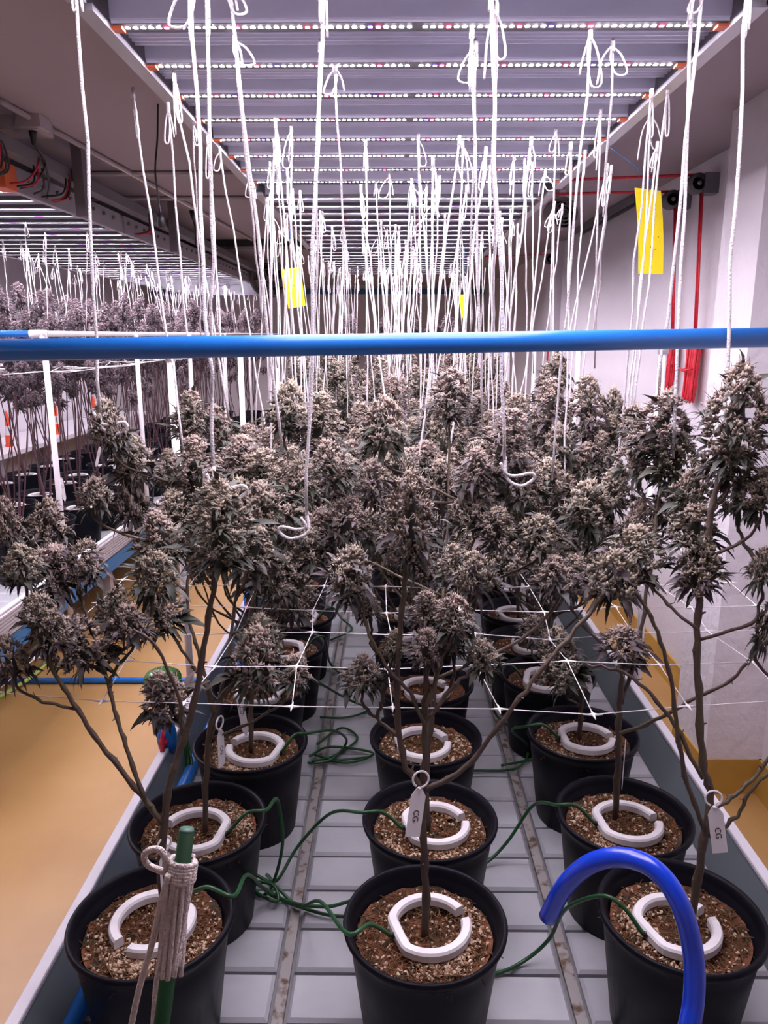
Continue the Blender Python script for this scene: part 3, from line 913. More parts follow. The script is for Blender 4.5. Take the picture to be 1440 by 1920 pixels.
def led_fixture(x0, x1, y0, nb, pitch, label, perforated=False, step=0.0152, group=None, ds=0.0041, glare_skirt=0.0):
    root = empty('led_grow_light', ((x0 + x1) / 2, y0, LIGHT)); tag(root, label, 'grow light', group)
    W = (x1 - x0) / 2; L = nb * pitch
    # back panel of long corrugations
    b = MB(); v = []; f = []
    n = nb * 12
    for i in range(n + 1):
        yy = L * i / n; zz = 0.055 + (0.006 if i % 2 else 0.0)
        v += [(-W + 0.03, yy, zz), (W - 0.03, yy, zz)]
    for i in range(n): f.append((2 * i, 2 * i + 1, 2 * i + 3, 2 * i + 2))
    b.add(v, f); b.box(-W + 0.03, W - 0.03, 0, L, 0.062, 0.068)
    b.build('back_panel', 'fixture_panel', root, False)
    for sx in (-1, 1):
        b = MB(); e = sx * W
        b.box(min(e, e - sx * 0.032), max(e, e - sx * 0.032), 0, L, -0.004, 0.008)
        b.box(min(e, e - sx * 0.006), max(e, e - sx * 0.006), 0, L, 0.0, 0.075)
        fr = b.build('side_rail', 'aluminium', root, False)
        if perforated and sx > 0:
            q = MB(); q.box(W, W + 0.012, 0, L, -0.01, 0.085); q.build('perforated_side', 'grey_frame', root, False)
            bolt = MB(); bolt.tube([(W + 0.01, 0, 0.05), (W + 0.022, 0, 0.05)], 0.009, 8)
            bm = bolt.mesh('bolt', 'steel')
            for i in range(int(L / 0.14)): link('bolt', bm, fr, (0, 0.06 + i * 0.14, 0))
    # bars
    bb = MB(); bb.box(-W + 0.035, W - 0.035, -0.022, 0.022, 0.006, 0.05); bb.box(-W + 0.035, W - 0.035, -0.028, -0.022, 0.012, 0.05); bb.box(-W + 0.035, W - 0.035, 0.022, 0.028, 0.012, 0.05)
    bb.box(-W + 0.036, W - 0.036, -0.0215, 0.0215, 0.0052, 0.006, 1)
    if glare_skirt:  # dark strips added below diode level to block their glare at grazing angles
        for q in (-1, 1): bb.box(-W + 0.036, W - 0.036, q * 0.022 - 0.0015, q * 0.022 + 0.0015, -glare_skirt, 0.012, 1)
    bar_me = bb.mesh('light_bar', ['fixture_panel', 'bar_face'], False)
    sb = MB(); sb.box(-W + 0.03, W - 0.03, -0.035, 0.035, 0.030, 0.05)
    for q in (-0.03, -0.01, 0.01, 0.03): sb.box(-W + 0.03, W - 0.03, q - 0.002, q + 0.002, 0.022, 0.03)
    slat_me = sb.mesh('heat_sink', 'fixture_panel', False)
    sets = []
    for vset in range(2):
        dw, dr, db = MB(), MB(), MB()
        r = random.Random(vset * 9 + 3)
        i = 0
        x = -W + 0.06
        while x < W - 0.055:
            seg = i % 38
            if seg < 37:
                if i % 9 == 5: diode(dr, x, 0, 0.0045, ds)
                elif i % 23 == (17 if vset else 8): diode(db, x, 0, 0.005, ds)
                else: diode(dw, x, 0, 0.005, ds)
            i += 1; x += step
        sets.append((dw.mesh('white_diodes', 'led_white', False), dr.mesh('red_diodes', 'led_red', False), db.mesh('blue_diodes', 'led_blue', False)))
    cb = MB(); cb.box(-0.010, 0.010, -0.012, 0.012, 0.0, 0.014)
    con_me = cb.mesh('connector', 'orange_plastic', False)
    for k in range(nb):
        yy = (k + 0.5) * pitch
        bar = link('light_bar', bar_me, root, (0, yy, 0))
        for me, nm in zip(sets[k % 2], ('white_diodes', 'red_diodes', 'blue_diodes')):
            d = link(nm, me, bar); d['kind'] = 'stuff'
        for sx in (-1, 1): link('connector', con_me, bar, (sx * (W - 0.042), 0, 0))
        if k < nb - 1: link('heat_sink', slat_me, root, (0, yy + pitch / 2, 0))
    return root

FX0, FX1 = -0.575, 0.675
led_fixture(FX0, FX1, 1.64 - 0.107 - 3 * 0.2145 - 0.03, 3, 0.2145, 'wide LED grow light of bright bars above the foremost pots')
led_fixture(FX0, FX1, 1.64 - 0.107, 8, 0.2145, 'wide LED grow light with eight rows of glaring white diodes over the ribbed-tray bench')
led_fixture(FX0, FX1, 3.36, 10, 0.2, 'LED grow light panel hung second along the bench, beyond the brightest rows', step=0.02, ds=0.0042, glare_skirt=0.0025)
led_fixture(FX0, FX1, 5.45, 10, 0.2, 'LED grow light panel at the far end of the ribbed-tray bench', step=0.026, ds=0.005, glare_skirt=0.006)
for i, yy in enumerate((2.3, 4.5, 6.7, 8.9)):
    led_fixture(-2.85, -1.52, yy, 10, 0.215, ['LED light panel with an orange corner and bolted side across the aisle', 'LED light panel over the middle of the bench across the aisle',
                'LED light panel above the far dark plants across the aisle', 'last LED light panel over the bench across the aisle'][i], True, step=0.026, ds=0.0050, glare_skirt=0.0055)
b = MB(); b.box(-1.545, -1.485, 3.10, 3.20, LIGHT - 0.02, LIGHT + 0.075)
tag(b.build('corner_bracket', 'orange_plastic', None, False), 'orange plastic corner bracket on the side of the light across the aisle', 'bracket')

# steel hanging beam and uprights on the left
b = MB(); b.box(-1.46, -1.40, 1.2, 9.0, LIGHT + 0.085, LIGHT + 0.135)
hb = tag(b.build('hanging_beam', 'steel', None, False), 'long dark steel channel above the light panels across the aisle', 'beam')
for i, (px, py) in enumerate(((176, 300), (347, 400))):
    Y = (3.55, 5.0)[i]
    p = at_y(px, py, Y)
    b = MB(); b.box(-0.022, 0.022, -0.022, 0.022, LIGHT - 0.06, CEIL)
    tag(b.build('steel_upright', 'steel', None, False, (-1.37, Y, 0)), ['dark steel upright tying the beam to the ceiling beside the junction box', 'dark steel upright further along the beam near the black plug'][i], 'upright')

# hanging wires on the beam
for i, Y in enumerate((2.9, 3.25, 3.5, 4.6)):
    e = empty('wire_bundle', (-1.43, Y, LIGHT + 0.08)); tag(e, 'bundle of red and black wires drooping from the steel channel', 'wires', 'wire bundles on the channel')
    for k in range(5):
        b = MB(); a, c = U(-.02, .02), U(-.08, .08)
        b.tube(smooth([(0, a, 0.05), (U(0, .04), a + c * .3, 0.02), (U(-.01, .03), a + c, -0.06), (-0.06, a + c * 1.4, -0.08)], 5), 0.004, 5)
        b.build('wire', 'red_plastic' if k % 2 else 'black_plastic', e)

# ------------------------------------------------------------------ PVC frames
def pipe_obj(name, pts, r, m, parent=None, n=16):
    b = MB(); b.tube(pts, r, n); return b.build(name, m, parent)

fl = at_y(0, 657, 1.20); fr_ = at_y(1440, 633, 1.38)
dd = (fr_ - fl)
A = fl - dd * 0.02; B = fr_ + dd * 0.10
fe = empty('pipe_frame', (A.x, A.y, TRAY)); tag(fe, 'pipe frame of the near bench, thick blue crossbar on white posts', 'pipe frame')
fo = Vector(fe.location)
def fpart(name, pts, r, m, n=16): return pipe_obj(name, [Vector(p) - fo for p in pts], r, m, fe, n)
fpart('crossbar', [A, B], 0.0172, 'blue_pipe', 24)
for (X, ys) in ((-0.685, (1.2, 2.38, 3.48, 4.6, 5.7, 6.8)), (0.855, (1.4, 2.45, 3.55, 4.65, 5.75, 6.85))):
    zr = A.z - 0.003 if X < 0 else B.z - 0.003
    ya = A.y if X < 0 else B.y
    fpart('side_rail', [(X, 0.5, zr), (X, 7.6, zr)], 0.0125, 'white_pvc')
    for Y in ys:
        Yp = 0.5 if Y == ys[0] else Y
        po = fpart('post', [(X, Yp, 0.0), (X, Yp, zr)], 0.0125, 'white_pvc')
        b = MB(); b.tube([Vector((X, Yp, zr - 0.05)) - fo, Vector((X, Yp, zr + 0.018)) - fo], 0.0165, 14); b.build('coupling', 'white_pvc', po)
fpart('end_bar', [(-0.685, 7.6, A.z - .003), (0.855, 7.6, B.z - .003)], 0.0125, 'white_pvc')

# frame of the bench across the aisle
X = -1.60
yc = 3.55
zc = 1.835
fe2 = empty('pipe_frame', (X, yc, TRAY)); tag(fe2, 'white pipe frame with a blue end bar around the bench across the aisle', 'pipe frame')
fo = Vector(fe2.location)
def fp2(name, pts, r, m): return pipe_obj(name, [Vector(p) - fo for p in pts], r, m, fe2)
fp2('end_bar', [(-3.1, yc, zc), (X - 0.03, yc, zc)], 0.0145, 'blue_pipe')
fp2('side_rail', [(X - .02, yc, zc), (X, 10.8, zc + 0.02)], 0.0135, 'white_pvc')
fp2('elbow', [(X - 0.06, yc, zc), (X + 0.015, yc, zc)], 0.018, 'white_pvc')
for i in range(6):
    Y = yc + i * 1.28
    po = fp2('post', [(X, Y, 0.45), (X, Y, zc)], 0.0135, 'white_pvc')
    b = MB(); b.tube([Vector((X, Y, zc - .05)) - fo, Vector((X, Y, zc + .018)) - fo], 0.0175, 12); b.build('coupling', 'white_pvc', po)

# ------------------------------------------------------------------ trellis nets
KN = MB()
for a in range(4):
    d = Vector((math.cos(a * math.pi / 2), math.sin(a * math.pi / 2), 0))
    KN.tube([Vector((0, 0, 0)), d * 0.006, d * 0.017], [0.0034, 0.002, 0.0008], 5)
KN_ME = KN.mesh('knot', 'net')
def net(x0, x1, y0, y1, z, cell, label, rad, jit, knots=True):
    e = empty('trellis_net', ((x0 + x1) / 2, y0, z)); tag(e, label, 'net')
    ox, oy = (x0 + x1) / 2, y0
    nx = int(round((x1 - x0) / cell)); ny = int(round((y1 - y0) / cell))
    g = [[Vector((x0 - ox + (x1 - x0) * i / nx + (U(-jit, jit) if 0 < i < nx else 0), (y1 - y0) * j / ny + U(-jit, jit), U(-jit, jit) * 0.5 - 0.02 * math.sin(math.pi * i / nx))) for i in range(nx + 1)] for j in range(ny + 1)]
    for j in range(ny + 1):
        b = MB(); b.tube(g[j], rad, 5); b.build('cord', 'net', e)
    for i in range(nx + 1):
        b = MB(); b.tube([g[j][i] for j in range(ny + 1)], rad, 5); b.build('cord', 'net', e)
    if knots:
        for j in range(min(ny + 1, 12)):
            for i in range(nx + 1): link('knot', KN_ME, e, g[j][i])
net(-0.685, 0.855, 1.20, 3.6, 1.215, 0.165, 'white square-mesh trellis net stretched between the stems of the near bench', 0.0009, 0.018)
net(-3.05, -1.60, 3.6, 9.0, 1.66, 0.2, 'white trellis net threaded through the dark plants across the aisle', 0.0018, 0.03, False)

# ------------------------------------------------------------------ support strings
def string(top, bot, r, label, group, r_=rng, loose=None):
    top = Vector(top); bot = Vector(bot)
    e = MB()
    n = 9
    pts = []
    for i in range(n + 1):
        t = i / n
        p = top.lerp(bot, t) + Vector((r_.gauss(0, 1), r_.gauss(0, 1), 0)) * 0.0025 * (1 if 0 < i < n else 0)
        pts.append(p)
    e.tube(pts, r, 6)
    # bow loop and tail at the top knot
    a = r_.uniform(0, 6.28); L = r_.uniform(0.04, 0.10)
    d = Vector((math.cos(a), math.sin(a) * .3, 0)) * r_.uniform(.008, .042); d2 = Vector((d.x * r_.uniform(-.9, .9), d.y, 0))
    e.tube(smooth([top + Vector((0, 0, -.004)), top + d * .6 + Vector((0, 0, -L * .4)), top + d + Vector((0, 0, -L)), top + d * .3 + Vector((0, 0, -L * 1.05)), top - d * .1 + Vector((0, 0, -L * .5)), top], 4), r * 0.75, 5)
    e.tube(smooth([top, top - d2 * .8 + Vector((0, 0, -L * .5)), top - d2 * 1.1 + Vector((0, 0, -L * r_.uniform(.8, 1.5)))], 4), r * 0.75, 5)
    e.tube([top + Vector((0, 0, .012)), top + Vector((0, 0, -.012))], [r * 1.6, r * 1.9], 6)
    me_o = e.build('support_string', 'string')
    # upper tie to the light
    tag(me_o, label, 'string', group)
    # tie loop below
    if loose is not None:
        b = MB(); lp = [bot + Vector(q) for q in loose]
        b.tube(smooth(lp, 5), r * 0.95, 6)
        o = b.build('tie_loop', 'string', me_o)
    return me_o

G1 = 'strings over the near bench'
LS = 'white cotton string tied in a bow under the lights of the ribbed-tray bench'
# visible strings: top pixel, bottom pixel, depth at top, depth at bottom
hand = [((140, -60), (190, 790), 1.42, 1.55), ((247, 135), (345, 850), 2.02, 1.80), ((357, -40), (402, 908), 1.40, 1.24), ((388, -60), (401, 700), 1.45, 1.7),
        ((325, 112), (430, 790), 1.9, 2.0), ((430, -30), (530, 850), 1.5, 1.75), ((440, 60), (495, 620), 1.68, 2.2), ((605, -60), (575, 985), 1.4, 1.5),
        ((545, 200), (545, 640), 2.35, 2.6), ((628, 100), (655, 740), 1.85, 2.3), ((685, 225), (690, 790), 2.5, 2.6), ((600, 60), (590, 700), 1.72, 2.1),
        ((922, -40), (946, 885), 1.4, 1.45), ((885, 40), (905, 795), 1.65, 2.0), ((893, 60), (880, 640), 1.72, 2.2), ((930, 10), (925, 700), 1.55, 2.1),
        ((1108, 45), (1035, 900), 1.66, 1.9), ((1150, 70), (1115, 690), 1.72, 2.3), ((1128, 180), (1112, 640), 2.2, 2.5), ((1225, 180), (1182, 790), 2.22, 2.1),
        ((1255, 135), (1185, 800), 2.0, 2.0), ((1318, -30), (1235, 745), 1.5, 1.58), ((1300, -10), (1262, 860), 1.56, 1.5), ((1405, -50), (1350, 900), 1.42, 1.30),
        ((360, 190), (378, 640), 2.3, 2.9), ((470, 330), (520, 690), 3.0, 3.2), ((520, 310), (545, 700), 2.9, 3.1), ((730, 315), (735, 700), 3.0, 3.4), ((775, 345), (790, 720), 3.2, 3.5),
        ((800, 345), (806, 700), 3.2, 3.4), ((1045, 190), (1030, 690), 2.4, 2.6), ((985, 270), (990, 700), 2.75, 3.0), ((965, 270), (945, 720), 2.7, 2.9), ((1000, 270), (1000, 700), 2.8, 3.0)]
for i, (tp, bt, yt, yb) in enumerate(hand):
    top = at_y(tp[0], tp[1], yt)
    if tp[1] > 0: top.z = min(top.z, LIGHT + 0.0)
    bot = at_y(bt[0], bt[1], yb)
    lo = None
    if i in (0, 7, 12, 2):
        s = 1 if i != 7 else -1
        lo = [(0, 0, 0.03), (0.004, -.01, -0.01), (0.03 * s, -.012, -0.025), (0.055 * s, -.01, -0.012), (0.05 * s, -.012, 0.0), (0.02 * s, -.01, -0.006), (0.0, -.012, 0.0), (-0.01, -.012, 0.02)]
    lbs = {0: 'white string with a loose loop round the bud hanging out over the aisle', 2: 'white string tied to the broad cola above the green stake',
           7: 'thick white string ending in a loose loop beside the broad cola', 12: 'thick white string looped under a bud beyond the middle front cola',
           23: 'white string hanging in front of the white column to the big dark cola'}
    string(top, bot, 0.0033 if tp[1] < 20 else 0.0027, lbs.get(i, LS), G1, loose=lo)
for (x, y, z) in TOPS:
    tx = max(FX0 + .03, min(FX1 - .03, x + rng.gauss(0, .07)))
    string((tx, y + rng.gauss(0, .07), LIGHT - U(0.0, .14)), (x, y, z), 0.0026, LS, G1)
for (x, y, z) in LTOPS:
    string((max(-2.82, min(-1.55, x + rng.gauss(0, .05))), y + rng.gauss(0, .05), LIGHT - U(0, .06)), (x, y, z), 0.0028,
           'white cotton string tied in a bow above a dark plant across the aisle', 'strings across the aisle')

# ------------------------------------------------------------------ green tubes
def hose(name, pts, r, m, label, cat, group=None, sub=8, n=10):
    b = MB(); b.tube(smooth(pts, sub), r, n)
    return tag(b.build(name, m), label, cat, group)

def ground(px, py, h=0.006): return at_z(px, py, TRAY + h)
TR = 0.0038
GT = 'green drip tubes on the ribbed tray'
def ringend(row, c):
    o = RINGS[(row, c)]
    a = o.rotation_euler[2]
    return Vector((o.location.x - 0.070 * math.cos(a), o.location.y - 0.070 * math.sin(a), SOIL + 0.018)), Vector((-math.cos(a), -math.sin(a), 0))
def over_rim(row, c, dirv=None):
    """from the ring inlet up over the pot rim"""
    p, d = ringend(row, c)
    x, y, *_ = pot(row, c)
    if dirv is not None: d = Vector(dirv).normalized()
    rim = Vector((x, y, RIM + 0.008)) + d * 0.142
    return [p, p.lerp(rim, 0.5) + Vector((0, 0, 0.022)), rim + Vector((0, 0, 0.004))]
tubes = [
    ('green drip tube running from the middle front ring to the knot of tubes', over_rim('A', 1) + [ground(600, 1690, .1), ground(560, 1700, .012), ground(520, 1665, .02), ground(480, 1640, .02)]),
    ('green drip tube looping from the front pot by the stake to the knot of tubes', over_rim('A', 0, (1, .25, 0)) + [at_z(465, 1640, RIM - .06), ground(512, 1680, .02), ground(600, 1712, .01), ground(660, 1720, .01)]),
    ('green drip tube arching high from the second aisle-side pot to the tray', over_rim('B', 0, (1, .1, 0)) + [at_z(520, 1500, RIM - .02), at_z(530, 1580, RIM - .12), ground(512, 1655, .02), ground(490, 1680, .01), ground(470, 1660, .01)]),
    ('green drip tube stretched across the tray from the second middle pot to the knot', over_rim('B', 1, (-1, -.05, 0)) + [at_z(620, 1525, RIM - .08), at_z(560, 1585, RIM - .17), ground(520, 1650, .02), ground(500, 1640, .01)]),
    ('green drip tube dipping from the second wall-side pot down beside the middle pot', over_rim('B', 2, (-1, 0.05, 0)) + [at_z(1000, 1510, RIM - .09), ground(950, 1580, .05), ground(905, 1622, .01), ground(850, 1640, .008)]),
    ('green drip tube curving from the pot under the blue hose down to the tray', over_rim('A', 2, (-1, .15, 0)) + [at_z(1060, 1705, RIM - .08), at_z(1030, 1760, RIM - .18), ground(985, 1800, .012), ground(930, 1825, .008), ground(860, 1825, .008)]),
    ('green drip tube coming over the third aisle-side pot and coiling on the tray', over_rim('C', 0, (1, .1, 0)) + [at_z(625, 1370, RIM - .06), ground(650, 1390, .03), ground(620, 1425, .012), ground(580, 1430, .01), ground(690, 1420, .01)]),
    ('green drip tube bending from the third wall-side pot to the right-hand channel', over_rim('C', 2, (-1, .0, 0)) + [at_z(960, 1370, RIM - .08), ground(990, 1400, .04), ground(970, 1440, .01), ground(880, 1445, .01)]),
    ('green drip tube hanging from the fourth wall-side pot in a wide loop', over_rim('D', 2, (-1, .1, 0)) + [at_z(925, 1290, RIM - .08), at_z(930, 1340, RIM - .2), ground(985, 1385, .02), ground(1000, 1420, .01), ground(940, 1435, .01)]),
    ('green drip tube loop from the fourth aisle-side pot lying across the channel', over_rim('D', 0, (1, .1, 0)) + [ground(650, 1310, .04), ground(690, 1330, .012), ground(650, 1345, .01), ground(600, 1345, .01)]),
    ('green drip tube lying by the fifth middle pot', over_rim('E', 0, (1, .1, 0)) + [ground(620, 1245, .03), ground(660, 1275, .01), ground(700, 1270, .01)]),
    ('green drip tube from the sixth aisle-side pot resting in a tangle', over_rim('F', 0, (1, .1, 0)) + [ground(640, 1160, .03), ground(660, 1180, .01), ground(620, 1200, .01)]),
    ('green drip tube snaking between the third middle pot and the aisle-side pot', [ground(590, 1415, .012), ground(650, 1430, .012), ground(700, 1412, .012), ground(620, 1400, .014), ground(580, 1418, .014)]),
    ('green drip tube circling on the tray near the third middle pot', [ground(595, 1395, .01), ground(640, 1365, .01), ground(670, 1385, .01), ground(630, 1415, .01), ground(585, 1428, .016)]),
    ('green drip tube twisted through the knot beside the second aisle-side pot', [ground(455, 1635, .02), ground(480, 1672, .025), ground(520, 1690, .02), ground(512, 1660, .035), ground(475, 1655, .03), ground(460, 1680, .012)]),
    ('green drip tube lying from the knot toward the front pot wall', [ground(470, 1650, .03), ground(540, 1690, .02), ground(610, 1700, .03), ground(655, 1690, .05)]),
]
for lb, pts in tubes:
    hose('drip_tube', pts, TR, 'tube_green', lb, 'tube', GT)

hose('garden_hose', [at_z(-40, 1330, .012), at_z(10, 1300, .012), at_z(60, 1268, .035), at_z(88, 1240, .03), at_z(95, 1215, .012), at_z(70, 1200, .012)], 0.011, 'pale_hose', 'pale green hose curling on the yellow floor by the far bench', 'hose')

# blue hose arching over the right front pot
hose('blue_hose', [at_y(1027, 1720, 1.02), at_y(1060, 1660, 1.0), at_y(1110, 1618, .98), at_y(1170, 1608, .96), at_y(1230, 1632, .93), at_y(1275, 1695, .90), at_y(1300, 1790, .88), at_y(1300, 1880, .86), at_y(1285, 1960, .84), at_y(1255, 2150, .82)],
     0.0142, 'blue_hose', 'thick bright blue hose arching over the rim of the front pot', 'hose', None, 8, 16)

# ------------------------------------------------------------------ blue supply pipe, risers
yb = 0.6
e = tag(pipe_obj('supply_pipe', [(-0.575, 0.55, TRAY + 0.022), (-0.575, 7.5, TRAY + 0.022)], 0.016, 'blue_pipe'), 'blue supply pipe lying lengthwise inside the tray edge beside the aisle', 'pipe')
tag(pipe_obj('floor_pipe', [at_z(-60, 1277, 0.016), at_z(385, 1275, 0.016), at_z(520, 1275, 0.016)], 0.016, 'blue_pipe'), 'blue pipe lying across the yellow aisle floor between the benches', 'pipe')

def riser(x, y, label):
    e = empty('valve_riser', (x, y, TRAY)); tag(e, label, 'valve riser')
    b = MB(); b.tube([(0, 0, 0.0), (0, 0, 0.24)], 0.0165, 16); b.tube([(0, 0, .02), (0, 0, .05)], 0.0205, 16); b.tube([(0, 0, .16), (0, 0, .2)], 0.0205, 16); b.build('pipe', 'blue_pipe', e)
    b = MB(); b.lathe([(0.018, 0.07), (0.024, 0.075), (0.028, 0.1), (0.028, 0.12), (0.024, 0.145), (0.018, 0.15)], 18); v = b.build('valve_body', 'blue_pipe', e)
    b = MB(); b.tube([(0, -0.025, .112), (0, -0.043, .112)], 0.012, 12); b.tube([(-0.004, -0.040, .075), (0, -0.042, .112), (0.004, -0.040, .152)], [0.006, 0.008, 0.006], 8); b.build('handle', 'red_plastic', v)
    b = MB(); b.lathe([(0.0, .262), (0.030, .262), (0.036, .238), (0.040, .238), (0.041, .262), (0.050, .262), (0.051, .268), (0.0515, .298), (0.047, .306), (0.035, .314), (0.018, .318), (0.0, .319)], 24); c = b.build('cap', 'green_cap', e)
    b = MB(); b.lathe([(0.017, .225), (0.034, .228), (0.036, .245), (0.034, .262)], 20); b.build('collar', 'stake_green', e)
    b = MB(); b.box(-0.03, 0.02, -0.019, 0.019, 0.0, 0.006); b.build('clamp', 'black_plastic', e, False)
    b = MB()
    for k in range(3):
        b.tube(smooth([(0.015, 0, .22), (0.04, -.01 + .01 * k, .19), (0.05, .01 * k, .1), (0.055 + .01 * k, -.03, .03), (0.06, -.07, 0.01)], 6), 0.0045, 6)
    b.build('feed_tubes', 'tube_green', e)
    return e
p = at_y(325, 1400, 1.95)
riser(-0.645, 1.97, 'blue riser pipe with red valve and green domed cap near the floor pipe')
riser(-0.615, 3.12, 'second blue riser pipe with a red valve further along the bench edge')

# ------------------------------------------------------------------ stake with wound string
p0 = at_y(350, 1558, 0.66); p1 = at_y(298, 1960, 0.60)
dirv = (p0 - p1).normalized()
foot = p1 + dirv * ((TRAY - p1.z) / dirv.z)
st = empty('garden_stake', foot); tag(st, 'dark green stake standing in front of the left pot, pale blunt top', 'stake')
b = MB(); b.tube([Vector((0, 0, 0)), p0 - foot], 0.0080, 14); b.build('shaft', 'stake_green', st)
b = MB(); b.tube([p0 - foot - dirv * 0.001, p0 - foot + dirv * 0.0025], [0.0079, 0.0070], 14); b.build('tip', 'stake_top', st)
wr = empty('string_tie', p0 - dirv * 0.05); tag(wr, 'cream cotton string wound round the green stake with a loop and two hanging tails', 'string')
wo = Vector(wr.location)
sd = dirv.orthogonal().normalized(); bd = dirv.cross(sd)
# wound strands lying lengthwise, and a collar of turns
for k in range(16):
    a = k * 2 * math.pi / 16
    b = MB()
    pts = [p0 - wo - dirv * t + (sd * math.cos(a + t * 1.5) + bd * math.sin(a + t * 1.5)) * (0.0108 + 0.0025 * math.sin(t * 40 + k)) for t in (0.035, 0.06, 0.085, 0.11, 0.128 + U(0, .012))]
    b.tube(smooth(pts, 3), 0.0026, 6); b.build('strand', 'wrap_string', wr)
b = MB()
cp = [p0 - wo - dirv * (0.028 + 0.0032 * i / 10) + (sd * math.cos(i * 0.63) + bd * math.sin(i * 0.63)) * 0.0125 for i in range(62)]
b.tube(cp, 0.0032, 6); b.build('binding', 'wrap_string', wr)
lp = [at_y(x, y, .645) - wo for (x, y) in ((325, 1640), (300, 1632), (278, 1622), (270, 1606), (280, 1594), (298, 1593), (308, 1605), (312, 1625), (318, 1645))]
b = MB(); b.tube(smooth(lp, 5), 0.0033, 8); b.build('loop', 'wrap_string', wr)
for tl in (((316, 1640), (300, 1700), (285, 1770), (262, 1850), (243, 1940), (225, 2050)), ((312, 1650), (306, 1730), (300, 1800), (292, 1860), (287, 1940), (283, 2050))):
    b = MB(); b.tube(smooth([at_y(x, y, .635) - wo for (x, y) in tl], 5), 0.0032, 8); b.build('tail', 'wrap_string', wr)

# ------------------------------------------------------------------ plant tags
def text_mesh(s, size):
    cu = bpy.data.curves.new('txt', 'FONT'); cu.body = s; cu.size = size; cu.align_x = 'CENTER'; cu.align_y = 'CENTER'; cu.extrude = 0.0002
    o = bpy.data.objects.new('txt', cu); COL.objects.link(o)
    bpy.context.view_layer.update()
    me = bpy.data.meshes.new_from_object(o.evaluated_get(bpy.context.evaluated_depsgraph_get()))
    bpy.data.objects.remove(o); me.materials.clear(); me.materials.append(MATS['ink'])
    return me
TXT = text_mesh('CG', 0.014)

def loop_tag(pos, roll, yaw, label, tilt=0.0):
    e = empty('plant_tag', pos); tag(e, label, 'plant tag')
    e.rotation_euler = (tilt, roll, yaw)
    b = MB()   # hanging plate in the xz plane
    o = [(-0.004, -0.014), (-0.0125, -0.028), (-0.0125, -0.098), (0.0125, -0.098), (0.0125, -0.028), (0.004, -0.014)]
    n = len(o)
    v = [(x, -0.0006, z) for x, z in o] + [(x, 0.0006, z) for x, z in o]
    b.add(v, [tuple(range(n)), tuple(range(2 * n - 1, n - 1, -1))] + [((i + 1) % n, i, n + i, n + (i + 1) % n) for i in range(n)])
    b.build('plate', 'tag', e, False)
    b = MB(); pts = [(0.0135 * math.cos(a), 0, 0.0135 * math.sin(a)) for a in [(-1.45 + 5.7 * i / 18) for i in range(19)]]
    b.tube(pts, 0.0019, 6); b.tube([(0, 0, -0.0135), (0, 0, -0.017)], [0.003, 0.004], 6); b.build('ring_loop', 'tag', e)
    t = link('lettering', TXT, e, (0, -0.0010, -0.062), (math.pi / 2, 0, 0)); t.rotation_euler = (math.pi / 2, math.pi / 2, 0)
    return e

def stick_tag(base, height, roll, yaw, label):
    e = empty('plant_tag', base); tag(e, label, 'plant tag'); e.rotation_euler = (0, roll, yaw)
    b = MB()
    o = [(-0.0015, 0), (-0.0085, 0.018), (-0.0085, height - .012), (-0.004, height), (0.004, height), (0.0085, height - .012), (0.0085, 0.018), (0.0015, 0)]
    n = len(o)
    v = [(x, -0.0006, z) for x, z in o] + [(x, 0.0006, z) for x, z in o]
    b.add(v, [tuple(range(n)), tuple(range(2 * n - 1, n - 1, -1))] + [((i + 1) % n, i, n + i, n + (i + 1) % n) for i in range(n)])
    b.build('blade', 'tag', e, False)
    link('lettering', TXT, e, (0, -0.0010, height * 0.62), (math.pi / 2, math.pi / 2, 0))
    return e
loop_tag(at_y(789, 1461, YM - .012), math.radians(10), 0.2, 'white loop tag lettered CG hanging on the middle front stem', -0.15)
loop_tag(at_y(1338, 1497, YR - .012), math.radians(-10), -0.1, 'white loop tag lettered CG hanging on the plant under the blue hose', -0.1)
loop_tag(at_y(412, 1355, YB + .0), math.radians(0), 1.25, 'white loop tag hanging nearly edge-on from the second aisle-side stem')
loop_tag(at_y(308, 1583, YA - .0), math.radians(0), 0.9, 'white loop tag behind the green stake')
x, y, *_ = pot('C', 0)
stick_tag(at_y(462, 1380, y - .02), 0.115, math.radians(-7), 0.1, 'white stick tag lettered CG standing in the third aisle-side pot')
x, y, *_ = pot('B', 2)
stick_tag(at_y(1166, 1480, y + .03), 0.115, 0.02, 1.3, 'white stick tag edge-on beside the second wall-side stem')
x, y, *_ = pot('C', 2)
stick_tag(at_y(1108, 1300, y - .0), 0.06, -.25, 0.2, 'white tag tip poking up behind the third wall-side pot')
x, y, *_ = pot('F', 2)
stick_tag(at_y(981, 1150, y - .02), 0.10, 0.0, 0.1, 'straight white stick tag lettered CG in the sixth wall-side pot')
stick_tag(at_y(1004, 1158, y - .02), 0.10, -.28, 0.1, 'slanting white stick tag lettered CG in the sixth wall-side pot')
x, y, *_ = pot('E', 1)
stick_tag(at_y(776, 1240, y - .03), 0.11, 0.0, 0.3, 'white stick tag standing in the fifth middle pot')
for k, (px, py, Y) in enumerate(((97, 850, 4.6), (180, 860, 4.7), (122, 925, 4.0), (215, 870, 5.0))):
    stick_tag(at_y(px, py + 15, Y), 0.13, U(-.5, .5), 0.2, 'small white tag in a pot across the aisle')['group'] = 'tags across the aisle'

